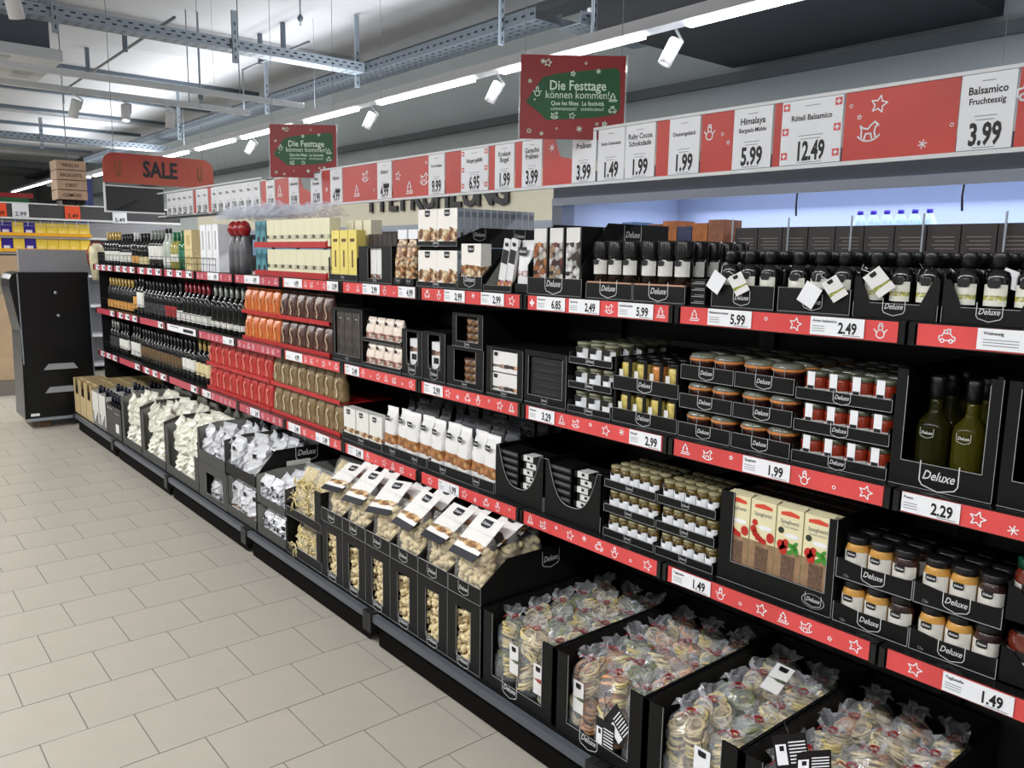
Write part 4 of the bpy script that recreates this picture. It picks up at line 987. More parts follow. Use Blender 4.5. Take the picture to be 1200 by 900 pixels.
def crumple_sheet(x0, x1, y0, y1, z0, amp, m, nx=9, ny=16, seed=1):
    r = random.Random(seed); v = []; f = []
    for i in range(nx):
        for j in range(ny):
            v.append((x0 + (x1 - x0) * i / (nx - 1), y0 + (y1 - y0) * j / (ny - 1) , z0 + r.uniform(0, amp) * math.sin(PI * min(1, max(0, (i + .5) / nx)))))
    for i in range(nx - 1):
        for j in range(ny - 1): f.append((i * ny + j, (i + 1) * ny + j, (i + 1) * ny + j + 1, i * ny + j + 1))
    return MB().add(v, f, m)
CELL = mat('cellophane', (.92, .95, 1), .12, alpha=.22, spec=1.)
obj('film', crumple_sheet(1.93, 2.22, 4.02, 5.35, 1.84, .09, CELL, 14, 60, 4), t)
obj('film', crumple_sheet(1.95, 2.15, 4.5, 5.3, 1.85, .11, CELL, 10, 36, 9), t)
# --- white gift cartons, ribbon bottles, cream cartons
gb = MB().box(0, .10, -.05, .05, 0, .30, WHITE).box(-.001, 0, -.012, .012, .14, .26, mat('pale_grey_print', (.70, .71, .72), .5))
gbm = gb.mesh('gift_carton')
for c in range(3): thing('gift_carton', f"{['left', 'middle', 'right'][c]} tall white gift carton with grey stripe on the top wine shelf", 'carton', (FX + .01, 5.47 - c * .112, ZT), me=gbm)
rbp = proto([('wrapped_bottle', MB().lathe([(.035, 0), (.036, .16), (.02, .21), (.015, .235)], mat('smoky_wrap', (.40, .40, .42), .25), 12)), ('ribbon_bow', MB().lathe([(.01, .22), (.03, .235), (.04, .265), (.028, .30), (.008, .315)], mat('red_foil', (.62, .08, .10), .25, noise=.5, nscale=60), 9))])
for c in range(3): put(rbp, 'wrapped_bottle', f"{['left', 'middle', 'right'][c]} smoky wrapped bottle with red foil bow beside the teal boxes", 'bottle', (FX + .045, 5.02 - c * .085, ZT))
ccm = MB().box(0, .10, -.075, .075, 0, .135, mat('champagne_carton', (.85, .78, .58), .45)).box(-.001, 0, -.03, .03, .03, .10, mat('carton_emblem', (.75, .66, .42), .5)).mesh('champagne_carton')
for k in range(2): thing('champagne_carton', ['lower', 'upper'][k] + ' sand coloured carton stacked beside the green bottles', 'carton', (FX + .01, 5.76, ZT + k * .137), me=ccm)

# --- wine and spirits bottles of the three far shelves
GRN = mat('green_glass', (.10, .38, .22), .1, spec=.7); DKG = mat('wine_glass_dark', (.05, .06, .05), .12); CLR = mat('clear_spirit', (.70, .74, .70), .1); AMB = mat('amber_wine', (.62, .60, .30), .12)
LW = mat('wine_label_white', (.86, .86, .84), .5); LC = mat('wine_label_cream', (.85, .80, .62), .5); LBK = mat('wine_label_dark', (.20, .20, .22), .5); LR = mat('wine_label_red', (.62, .15, .18), .5); LO = mat('wine_label_orange', (.85, .62, .32), .5); LG = mat('wine_label_green', (.15, .45, .35), .5)
CK = mat('capsule_black', (.07, .07, .08), .3); CR = mat('capsule_red', (.52, .12, .17), .3); CS = mat('capsule_silver', (.52, .54, .52), .35, .3); CG = mat('capsule_gold', (.68, .58, .34), .3, .3); CW = mat('capsule_white', (.8, .8, .8), .4); CGR = mat('capsule_green', (.10, .42, .25), .35)
def wine_shelf(zs, spec, ln, back=True):
    """spec: (count, y_right, pitch, glass, capsule, label, words, height, radius, (lz), caph)"""
    for n, y0, pitch, g_, c_, l_, words, h, r, lz, ch in spec:
        p = bottle_proto(r, h, g_, c_, l_, lz, caph=ch)
        line_up(p, n, y0, pitch, FX + .055, zs + .001, 'wine_bottle', 'bottle', lambda k, n=n, words=words: f'{ORD[k]} of the {words} on the {ln} wine shelf', group=f'{words} {ln}'[:60])
WR = .036
wine_shelf(ZT, [
 (2, 5.86, .085, GRN, CGR, LG, 'green bottles with green labels', .27, .037, (.25, .50), .3),
 (2, 6.04, .085, AMB, CGR, LW, 'green capped pale wine bottles', .26, .036, (.2, .4), .25),
 (2, 6.22, .085, CLR, CK, LW, 'slim clear bottles with low labels', .29, .033, (.08, .3), .12),
 (4, 6.40, .082, DKG, CS, LW, 'dark bottles with tall pale labels', .28, .036, (.22, .58), .25),
 (3, 6.75, .085, DKG, CK, LC, 'dark bottles with cream low labels', .26, .037, (.08, .30), .25),
 (2, 7.02, .085, DKG, CW, LO, 'white topped bottles with yellow labels', .27, .036, (.10, .32), .2),
 (4, 7.21, .083, DKG, CK, LW, 'black bottles with square white labels', .26, .037, (.12, .42), .3),
 (5, 7.56, .095, DKG, CG, LW, 'gold necked bottles nearest the cabinet', .28, .036, (.12, .42), .3)], 'top')
Z2 = R2 + .0015
wine_shelf(Z2, [
 (6, 4.88, .092, DKG, CS, LW, 'silver necked wine bottles', .30, .038, (.10, .22), .36),
 (6, 5.47, .088, DKG, CR, LW, 'red necked wine bottles', .30, .037, (.08, .28), .36),
 (1, 6.02, .095, DKG, CK, LW, 'wide black bottle with big white label', .29, .042, (.08, .32), .2),
 (3, 6.14, .085, DKG, CK, LR, 'black bottles with red labels', .28, .036, (.12, .4), .25),
 (6, 6.41, .085, DKG, CK, LBK, 'black bottles with dark grey labels', .28, .036, (.12, .4), .25),
 (2, 6.94, .085, DKG, CK, LW, 'bottles with tall bright white labels', .30, .037, (.2, .6), .25),
 (1, 7.13, .085, DKG, CK, LO, 'bottle with salmon orange label', .28, .037, (.15, .5), .25),
 (8, 7.24, .098, DKG, CG, LO, 'gold necked bottles with low yellow labels', .27, .036, (.05, .3), .3)], 'middle')
Z3 = R3 + .0015
wine_shelf(Z3, [
 (3, 5.50, .09, DKG, CG, LC, 'gold necked bottles with cream labels', .30, .037, (.18, .48), .32),
 (3, 5.79, .088, DKG, CK, LW, 'black bottles with broad white labels', .28, .037, (.22, .52), .25),
 (13, 6.07, .078, DKG, CK, mat('wine_label_bronze', (.38, .30, .20), .5), 'bronze labelled bottles', .27, .034, (.2, .5), .25),
 (3, 7.10, .085, DKG, CK, LW, 'bottles with double white labels', .29, .036, (.12, .5), .25),
 (3, 7.45, .087, DKG, CK, LW, 'white banded bottles near the cabinet end', .28, .036, (.2, .5), .25),
 (3, 7.76, .09, DKG, CS, LBK, 'plain dark bottles closest to the cabinet', .28, .036, (.2, .5), .25)], 'lowest')
WIRE = mat('rack_wire', (.12, .12, .13), .35, .5)
for z, y0, y1, ln in ((ZT, 5.22, 8.1, 'top'), (Z2, 4.85, 8.1, 'middle'), (Z3, 5.48, 8.1, 'lowest')):
    g_ = MB().tube([(FX - .004, y0, z + .085), (FX - .004, y1, z + .085)], .0022, WIRE, 4).tube([(FX - .004, y0, z + .045), (FX - .004, y1, z + .045)], .0016, WIRE, 4)
    for i in range(int((y1 - y0) / .11) + 1): g_.tube([(FX - .004, y0 + i * .11, z + .001), (FX - .004, y0 + i * .11, z + .085)], .0016, WIRE, 4)
    thing('wire_fence', f'thin black wire fence along the front of the {ln} wine shelf', 'wire fence', me=g_.mesh('wire_fence'))
# --- goods of the shelf run behind, seen over the top
bk = thing('rear_gondola', 'rear side of the black shelving with its own top shelf', 'shelving')
obj('shelf', MB().box(2.40, 2.98, .3, 4.3, 1.44, 1.475, BLACK2), bk)
obj('divider_rail', MB().box(2.97, 2.975, .3, 2.3, 1.74, 1.745, GALV), bk)
obj('front_panel', MB().box(2.96, 2.98, .3, 4.3, 0, 1.438, BLACK2), bk)
rt = mat('rear_carton_dark', (.22, .20, .20), .5); rl = mat('rear_carton_print', (.50, .48, .47), .5)
rbm = MB().box(0, .2, -.05, .05, 0, .29, rt)
for i in range(5): rbm.box(-.001, 0, -.035, .035 - .01 * (i % 2), .20 + i * .012, .203 + i * .012, rl)
rbm = rbm.mesh('dark_carton')
for i in range(12): thing('dark_carton', f'{ORD[11 - i]} dark printed carton from the left in the row behind the tagged bottles', 'carton', (2.72, .72 + i * .104, 1.4765), me=rbm)
rail_t = MB()
for i in range(5): rail_t.box(2.70, 2.703, .95 + i * .24, .956 + i * .24, 1.4765, 1.80, GALV)
obj('divider_pin', rail_t, bk, kind='stuff')
cols = [((.80, .50, .28), 'orange'), ((.30, .42, .62), 'blue'), ((.62, .40, .28), 'copper brown'), ((.22, .26, .40), 'navy'), ((.75, .45, .22), 'bright orange'), ((.40, .55, .72), 'light blue')]
for i, (c, nmc) in enumerate([cols[2], cols[4], cols[3], cols[4], cols[2], cols[1], cols[5], cols[1], cols[0]]):
    thing('rear_pack', f'{nmc} pack, {ORD[8 - i]} from the left in the coloured row behind the spice mills', 'pack', (2.74, 2.02 + i * .078, 1.4765), me=MB().box(0, .12, -.037, .037, 0, .325 - .012 * (i % 3), mat('rear_' + nmc.replace(' ', '_'), c, .35, noise=.35, nscale=25)).mesh('rear_pack'))

# ================================================================= MIDDLE SHELF (z = 1.1255)
def tier_trays(y0, y1, z0, tiers, pitch, jarpr, n, words, jname, cat, hf, h, rows_top=3, logo_s=.06, jx=None, rowp=.068, depth=.42, cut=None, words_tray=None, logo_z=None, jh=None):
    wt = y1 - y0 - .003; yc = (y0 + y1) / 2
    me = tray_mesh(wt, depth, h, hf, cut=cut, side_front=h).mesh('display_tray')
    p = (wt - .010) / n
    for ti in range(tiers):
        z = z0 + ti * pitch; tn = TIER[tiers][ti]
        t = thing('display_tray', f'{tn} black tray of {words_tray or words}', 'tray', (FX, yc, z), me=me)
        if logo_s: logo(t, 0, logo_z or hf * .55, logo_s)
        for c in range(n):
            put(jarpr[(c + ti) % len(jarpr)] if isinstance(jarpr, list) and jarpr and isinstance(jarpr[0], list) else jarpr, jname,
                f'{ORD[c]} {words} from the left, {tn} tray', cat, (FX + (jx or .04), yc + wt / 2 - .005 - p * (c + .5), z + .0055))
        if ti == tiers - 1:
            for q in range(1, rows_top):
                for c in range(n):
                    put(jarpr[c % len(jarpr)] if isinstance(jarpr, list) and isinstance(jarpr[0], list) else jarpr, jname, f'{words}, rows behind the top front ones', cat,
                        (FX + (jx or .04) + q * rowp, yc + wt / 2 - .005 - p * (c + .5), z + .0055), group='rear ' + words[:40] + ' %.1f' % yc)
# oil bottles in tall window boxes
OILG = mat('olive_oil_glass', (.30, .29, .06), .08, trans=.5, spec=.6, ior=1.2)
OILD = mat('dark_oil_glass', (.15, .15, .05), .08, trans=.3, spec=.6, ior=1.2)
def oil(m):
    b = MB().lathe([(.034, 0), (.037, .006), (.037, .135), (.032, .15), (.016, .170), (.0135, .182), (.0135, .225)], m, 20)
    return proto([('bottle_glass', b), ('cap', MB().lathe([(.0165, .205), (.0165, .252), (.014, .256)], CK, 14)),
                  ('emblem', LOGO, [], (-.0385, 0, .125), FRONT, .03), ('print_lines', MB().box(-.0382, -.0378, -.014, .014, .045, .047, EDGE).box(-.0382, -.0378, -.010, .010, .040, .0415, EDGE)),
                  ('herb_sprig', MB().tube([(-.01, .004, .01), (.0, .0, .07), (-.006, .006, .13)], .004, mat('herb_green', (.45, .42, .05), .5), 5))])
oa, ob = oil(OILG), oil(OILD)
for y0, y1, l in ((.403, .633, 'tall black window box at the right picture edge'), (.640, .870, 'tall black window box with large shield logo and oil bottles')):
    yc = (y0 + y1) / 2
    t = thing('display_box', l, 'box', (FX, yc, Z2), me=window_box_mesh(y1 - y0 - .003, .42, .275, -.088, .088, .062, .275, top=False).mesh('display_box'))
    logo(t, .0, .032, .085)
    for s in (-1, 1): obj('corner_round', MB().poly([(s * .088, .275), (s * .100, .275), (s * .0995, .268), (s * .094, .262), (s * .088, .26)][::s], .0008, BLACK, 'x', -.0008), t)
    for q in range(3):
        for c in range(2 if q == 0 else 2):
            put(oa if c % 2 else ob, 'oil_bottle', (['left', 'right'][c] + (' olive oil bottle in the black box with large logo' if y0 > .6 else ' oil bottle in the black box at the picture edge')) if q == 0 else ('oil bottle in the rear rows of the large logo box' if y0 > .6 else 'oil bottle in the rear rows of the edge box'), 'oil bottle',
                (FX + .048 + q * .08, yc + .040 - c * .080, Z2 + .0055), group=None if q == 0 else 'rear oil bottles %.1f' % yc)
# red sauce jars
REDJ = mat('red_sauce', (.55, .17, .08), .15, noise=.3, nscale=60, coat=.6)
SLV = mat('grey_green_lid', (.42, .44, .38), .3, .3)
rj = proto([('jar_body', MB().lathe([(.026, 0), (.030, .006), (.030, .05), (.027, .056)], REDJ, 16)), ('lid', MB().lathe([(.0285, .055), (.0285, .066), (.026, .068)], SLV, 16)),
            ('jar_label', MB().lathe([(.0305, .006), (.0305, .026)], LABELW, 12, 0, 0, PI - 1.3, PI + 1.3)),
            ('white_band', MB().box(-.0315, -.0302, -.010, .010, .020, .068, WHITE), [('emblem', EMBS, [], (-.0322, 0, .027), FRONT, .017)])])
tier_trays(.873, 1.128, Z2, 3, .083, rj, 4, 'red sauce jar with white paper band', 'sauce_jar', 'jar', .030, .045, rows_top=6, logo_s=.045, rowp=.064, words_tray='red sauce jars')
# ring jars (glass lid, orange rubber ring, wire clamp)
ORG = mat('orange_ring', (.78, .48, .24), .5); PAT = mat('dark_pate', (.22, .13, .12), .2, noise=.3, nscale=50, coat=.5); GLD = mat('glass_lid', (.42, .43, .38), .06, spec=.9, coat=.6)
kj = proto([('jar_body', MB().lathe([(.032, 0), (.036, .008), (.038, .045), (.041, .052)], PAT, 18)), ('rubber_ring', MB().lathe([(.0430, .0505), (.0445, .0545), (.0430, .0585)], ORG, 18)),
            ('glass_lid', MB().lathe([(.0425, .0575), (.0425, .063), (.036, .071), (.022, .073)], GLD, 18)),
            ('wire_clamp', MB().tube([(-.043, -.016, .03), (-.046, -.016, .055), (-.042, -.016, .067), (-.042, .016, .067), (-.046, .016, .055), (-.043, .016, .03), (-.044, -.016, .03)], .0011, GALV, 4))])
for a, b, sd in ((1.131, 1.316, 'right'), (1.318, 1.503, 'left')):
    tier_trays(a, b, Z2, 3, .0855, kj, 2, f'{sd} stack clamp jar with orange ring', 'clamp_jar', 'jar', .042, .042, rows_top=4, logo_s=.05, jx=.048, rowp=.088, words_tray=f'clamp jars in the {sd} stack')
# asparagus jars
ASP = mat('asparagus_yellow', (.80, .72, .40), .15, noise=.45, nscale=55, col2=(.58, .54, .26), coat=.6); ASO = mat('carrot_orange', (.78, .50, .26), .15, noise=.4, nscale=55, coat=.6)
def aj(m): return proto([('jar_body', MB().lathe([(.022, 0), (.025, .005), (.025, .078), (.022, .084)], m, 14)), ('lid', MB().lathe([(.0235, .084), (.0235, .094), (.022, .096)], CK, 14)),
    ('price_sticker', MB().box(-.0262, -.0255, .004, .020, .03, .06, LW))])
aja, ajb = aj(ASP), aj(ASO)
wt = .262; yc = 1.638
tm = tray_mesh(wt, .42, .048, .044, side_front=.048)
for i in range(5): tm.box(0, .004, -wt / 2 + i * (wt - .012) / 4, -wt / 2 + .012 + i * (wt - .012) / 4, .044, .1015, BLACK)
tm.box(0, .42, -wt / 2, -wt / 2 + .004, .048, .1015, BLACK).box(0, .42, wt / 2 - .004, wt / 2, .048, .1015, BLACK)
tm = tm.mesh('display_tray')
for ti in range(2):
    t = thing('display_tray', f'{TIER[2][ti]} black partitioned tray of asparagus jars', 'tray', (FX, yc, Z2 + ti * .1045), me=tm); logo(t, .0, .024, .058)
    for c in range(4):
        put(ajb if (c + ti) == 3 and ti else aja, 'asparagus_jar', f'{ORD[c]} pickled vegetable jar from the left, {TIER[2][ti]} partitioned tray', 'jar', (FX + .034, yc + wt / 2 - .006 - (wt - .012) / 4 * (c + .5), Z2 + ti * .1045 + .0055))
    if ti == 1:
        for q in range(1, 5):
            for c in range(4): put(aja, 'asparagus_jar', 'pickled vegetable jar in the rows behind the partitioned tray front', 'jar', (FX + .034 + q * .058, yc + wt / 2 - .006 - (wt - .012) / 4 * (c + .5), Z2 + .11), group='rear asparagus jars')
# antipasti jars, 3 tiers
OLV = mat('olive_paste', (.36, .36, .27), .2, noise=.4, nscale=60, coat=.5)
sj = proto([('jar_body', MB().lathe([(.024, 0), (.028, .006), (.028, .052), (.025, .056)], OLV, 14)), ('lid', MB().lathe([(.0275, .056), (.0275, .064), (.026, .066)], mat('pale_lid', (.50, .50, .42), .3), 14)),
            ('jar_label', MB().lathe([(.0285, .010), (.0285, .046)], WHITE, 12, 0, 0, PI - 1.1, PI + 1.1), [('emblem', EMBS, [], (-.0298, 0, .042), FRONT, .030)])])
tier_trays(1.775, 1.977, Z2, 3, .083, sj, 3, 'small olive paste jar with white label', 'paste_jar', 'jar', .022, .040, rows_top=5, logo_s=.036, rowp=.062, words_tray='small olive paste jars')
# closed dark box, praline box, tub boxes, arched boxes
def wbox(y0, y1, z, h, words, wy, wz, top=True, lg=.05, d=.42, lz=None):
    t = thing('display_box', words, 'box', (FX, (y0 + y1) / 2, z), me=window_box_mesh(y1 - y0 - .003, d, h, -wy, wy, wz[0], wz[1], top=top).mesh('display_box'))
    if lg: logo(t, 0, lz or wz[0] * .5, lg)
    return t
wbox(1.985, 2.205, Z2, .185, 'black display box with dark window filled by black flat packs', .088, (.03, .17), lg=.03)
fpm = MB().box(0, .2, -.085, .085, 0, .026, mat('dark_blue_pack', (.10, .11, .13), .3)).box(-.001, 0, -.05, .05, .008, .011, mat('pack_line', (.20, .21, .23), .5)).mesh('flat_pack')
for k in range(6): thing('flat_pack', f'{ORD[k]} from the bottom of the black flat packs behind the dark window', 'pack', (FX + .008, 2.095, Z2 + .0055 + k * .0268), me=fpm)
CHP = printed('praline_print', (.88, .88, .88), .005, .04, [(.85, .62, .48), (.25, .20, .20), (.88, .88, .88), (.5, .45, .42)], 38, thr=-.1)
wbox(2.213, 2.430, Z2, .178, 'black display box with two white praline cartons in its window', .075, (.018, .172), lg=.03)
for k in range(2):
    b = thing('praline_carton', ['lower', 'upper'][k] + ' white praline carton in the black box window', 'carton', (FX + .006, 2.3215, Z2 + .0055 + k * .083), me=box_mesh(.148, .2, .078, CHP).mesh('praline_carton')); obj('emblem', EMBS, b, (-.0015, .055, .066), FRONT, .022)
TUB = printed('caramel_tub', (.45, .30, .20), .0, .2, [(.60, .40, .25), (.35, .22, .14), (.75, .60, .42)], 70, thr=.6)
tubp = proto([('tub', MB().lathe([(.040, 0), (.045, .022)], TUB, 16)), ('lid', MB().lathe([(.046, .0225), (.046, .026), (.044, .027)], mat('tub_lid', (.30, .22, .18), .2), 16))])
for (y0, y1, z, h, nm_, n) in ((2.445, 2.690, Z2, .155, 'lower', 4), (2.452, 2.655, Z2 + .160, .130, 'upper', 4)):
    wbox(y0, y1, z, h, f'{nm_} black box with window on round brown caramel tubs', .070, (.024, h - .008), lg=.03)
    for k in range(n):
        put(tubp, 'caramel_tub', f'{ORD[k]} from the bottom of the round brown tubs in the {nm_} black box', 'tub', (FX + .054, (y0 + y1) / 2 + .0, z + .0055 + k * .0275))
AP = printed('arch_pack_print', (.86, .87, .88), .09, .13, [(.45, .30, .22), (.75, .60, .48), (.3, .2, .18)], 60, thr=-.05)
for (y0, y1, sd) in ((2.700, 2.862, 'right'), (2.866, 3.030, 'left')):
    t = wbox(y0, y1, Z2, .200, f'{sd} narrow black box with arched window and shield logo', .042, (.05, .19), lg=.055, top=(sd == 'right'))
    for s in (-1, 1):
        obj('window_corner', MB().poly([(s * .042, .05), (s * .012, .05), (s * .026, .056), (s * .038, .072), (s * .042, .09)][::-s], .003, BLACK, 'x', .0008), t)
    p = thing('white_pouch', f'white pouch inside the {sd} arched window box', 'pouch', (FX + .012, (y0 + y1) / 2, Z2 + .0055), me=box_mesh(.066, .05, .155, AP).mesh('white_pouch')); obj('dark_patch', MB().box(-.001, 0, -.018, .018, .065, .09, INK), p)
PKB = printed('pink_bag_print', (.90, .85, .80), .0, .05, [(.60, .35, .32), (.85, .65, .60), (.92, .86, .80), (.45, .25, .25)], 60, thr=.0)
pkb = proto([('pouch', bag_mesh(.072, .045, .108, PKB, 11, crumple=.002, top=.10)), ('emblem', EMBS, [], (-.003, .0, .085), FRONT, .022)])
for ti in range(2):
    t = thing('display_tray', f'{TIER[2][ti]} black tray of small pink and white sweet bags', 'tray', (FX, 3.202, Z2 + ti * .117), me=tray_mesh(.325, .4, .05, .016, side_front=.02).mesh('display_tray'))
    for c in range(4): put(pkb, 'sweet_bag', f'{ORD[c]} small pink and white sweet bag from the left, {TIER[2][ti]} tray', 'bag', (FX + .006, 3.32 - c * .078, Z2 + ti * .117 + .0055))
GBX = mat('cacao_pack', (.30, .27, .25), .4, noise=.35, nscale=26, col2=(.14, .12, .11))
wbox(3.375, 3.672, Z2, .255, 'wide black box with three tall cacao coloured packs', .120, (.03, .24), lg=.03)
for c in range(3):
    b = thing('cacao_pack', f"{['left', 'middle', 'right'][c]} tall cacao coloured pack in the wide black box", 'pack', (FX + .008, 3.601 - c * .078, Z2 + .0055), me=box_mesh(.074, .05, .236, GBX).mesh('cacao_pack')); obj('pack_title', MB().box(-.001, 0, -.012, .012, .20, .205, EDGE), b)
# open black trays behind the window boxes (dark round lids)
# coffee bags in red trays
def coffee_rows(y0, y1, n, z, tiers, pitch, m, swirl, words, h):
    wt = y1 - y0; p = wt / n
    bm = [bag_mesh(p * .93, .055, h, m, 20 + s, crumple=.004, top=.07) for s in range(2)]
    sw = strokes([[(.05, -.36), (.17, -.20), (.04, -.02), (-.10, .14), (-.02, .30), (.14, .38)]], .11, swirl)
    sw = MB().add([(v[0] * p * .8, v[1] * h * .75, 0) for v in sw.v], sw.f, swirl).mesh('swirl_print')
    prs = [proto([('pouch', b), ('swirl_print', sw, [], (-.0055, 0, h * .45), FRONT), ('fold_top', MB().box(.018, .034, -p * .42, p * .42, h * .97, h, m))]) for b in bm]
    for ti in range(tiers):
        nm_ = TIER[tiers][ti]
        t = thing('red_tray', f'{nm_} red tray under the {words}s', 'tray', (FX, (y0 + y1) / 2, z + ti * pitch), me=MB().box(0, .3, -wt / 2, wt / 2, 0, .005, REDT).box(-.004, 0, -wt / 2, wt / 2, 0, .022, REDT).mesh('red_tray'))
        for c in range(n): put(prs[(c + ti) % 2], 'coffee_bag', f'{ORD[c]} {words} from the left, {nm_} tray', 'coffee bag', (FX + .009, y1 - p * (c + .5), z + ti * pitch + .0055))
CBR = mat('dark_brown_foil', (.34, .22, .18), .3, noise=.4, nscale=22); COR = mat('orange_foil', (.82, .43, .20), .3, noise=.25, nscale=18); CRD = mat('red_foil_bag', (.76, .22, .20), .3, noise=.3, nscale=16); CGO = mat('gold_foil_bag', (.55, .46, .32), .3, noise=.35, nscale=20)
SWL = mat('pale_swirl', (.78, .66, .56), .4); SWO = mat('gold_swirl', (.90, .66, .42), .4); SWR = mat('rose_swirl', (.90, .52, .46), .4); SWG = mat('light_gold_swirl', (.80, .74, .60), .4)
coffee_rows(3.70, 4.315, 6, Z2, 2, .158, CBR, SWL, 'dark brown coffee bag', .148)
coffee_rows(4.322, 4.82, 5, Z2, 2, .158, COR, SWO, 'orange coffee bag', .148)
coffee_rows(3.60, 4.43, 8, Z3, 2, .163, CGO, SWG, 'gold coffee bag', .155)
coffee_rows(4.445, 5.46, 9, Z3, 2, .163, CRD, SWR, 'bright red coffee bag', .158)

# ================================================================= LOWEST SHELF (z = .7355)
# big tomato jars at the right picture edge
TOM = mat('tomato_sauce', (.42, .16, .10), .15, noise=.3, nscale=50, coat=.6); GRL = mat('dark_green_lid', (.06, .24, .17), .3)
bj = jar_proto(.043, .135, TOM, GRL, LABELW, (.22, .60), .17, emb=True)
bj2 = jar_proto(.043, .115, TOM, CK, LABELW, (.2, .62), .0001, emb=True)
stm = tray_mesh(.20, .40, .095, .095, side_front=.095)
for ti in range(2):
    z = Z3 + ti * .142
    t = thing('display_tray', f'{TIER[2][ti]} black tray with slanting cut front at the right picture edge', 'tray', (FX, .494, z), me=MB().box(0, .4, -.10, .10, 0, .004, BLACK).poly([(.10, 0), (.10, .085), (.075, .08), (.02, .02), (-.10, .02), (-.10, 0)], .004, BLACK, 'x', 0).box(0, .4, .096, .10, .004, .088, BLACK).mesh('display_tray'))
    for c in range(2): put(bj if ti else bj2, 'tomato_jar', f"{['left', 'right'][c]} big tomato sauce jar in the {TIER[2][ti]} tray at the picture edge", 'jar', (FX + .05, .551 - c * .092, z + .0055))
# mustard / dip jars, 2 tiers x 2 trays
HON = mat('mustard_yellow', (.78, .58, .28), .2, noise=.15, nscale=80, coat=.5); FIG = mat('dark_fig', (.18, .10, .10), .2, coat=.5)
FLP = printed('dip_label', (.84, .83, .80), .018, .026, [(.60, .25, .20), (.35, .45, .25), (.84, .83, .80)], 150, thr=-.2)
def dj(m): return proto([('jar_body', MB().lathe([(.026, 0), (.0295, .006), (.0295, .070), (.026, .084), (.024, .088)], m, 18)), ('lid', MB().lathe([(.0275, .088), (.0285, .092), (.0285, .104), (.026, .107)], CK, 18)),
    ('jar_label', MB().lathe([(.030, .014), (.030, .069)], FLP, 12, 0, 0, PI - 1.25, PI + 1.25), [('emblem', EMB, [], (-.0315, .002, .062), FRONT, .024)])])
dja, djb = dj(HON), dj(FIG)
def dip_tray_mesh():
    a = .0955; mb = MB(); d = .40
    mb.box(0, d, -a, a, 0, .004, BLACK).box(d - .004, d, -a, a, .004, .05, BLACK)
    out = [(-a, .004), (a, .004), (a, .052), (a - .02, .05), (.03, .044), (-a + .02, .046), (-a, .05)]
    mb.poly([(p[0], p[1]) for p in out], .004, BLACK, 'x', 0); mb.box(.004, d - .004, -a, -a + .004, .004, .05, BLACK).box(.004, d - .004, a - .004, a, .004, .05, BLACK)
    mb.box(-.0007, 0, -a, a, .0008, .0024, EDGE).box(-.0007, 0, -a, -a + .0014, .001, .05, EDGE).box(-.0007, 0, a - .0014, a, .001, .052, EDGE)
    return mb.mesh('display_tray')
dtm = dip_tray_mesh()
for bi, yc in enumerate((.690, .884)):
    sd = ['right', 'left'][bi]
    for ti in range(2):
        z = Z3 + ti * .117; nm_ = TIER[2][ti]
        t = thing('display_tray', f'{nm_} black tray of dip jars in the {sd} stack', 'tray', (FX, yc, z), me=dtm); logo(t, -.0, .026, .058)
        obj('count_print', texts([('12x', 0, 0, .010, 0)], EDGE) , t, (-.0012, .068, .008), FRONT)
        for q in range(1 if ti == 0 else 3):
            for c in range(3):
                put(djb if c == 2 else dja, 'dip_jar', (f"{['first mustard yellow', 'second mustard yellow', 'dark fig coloured'][c]} dip jar, {nm_} tray of the {sd} stack" if q == 0 else f'dip jar in the rear rows of the {sd} upper tray'), 'jar', (FX + .037 + q * .064, yc + .0605 - c * .0605, z + .0055), group=None if q == 0 else 'rear dip jars ' + sd)
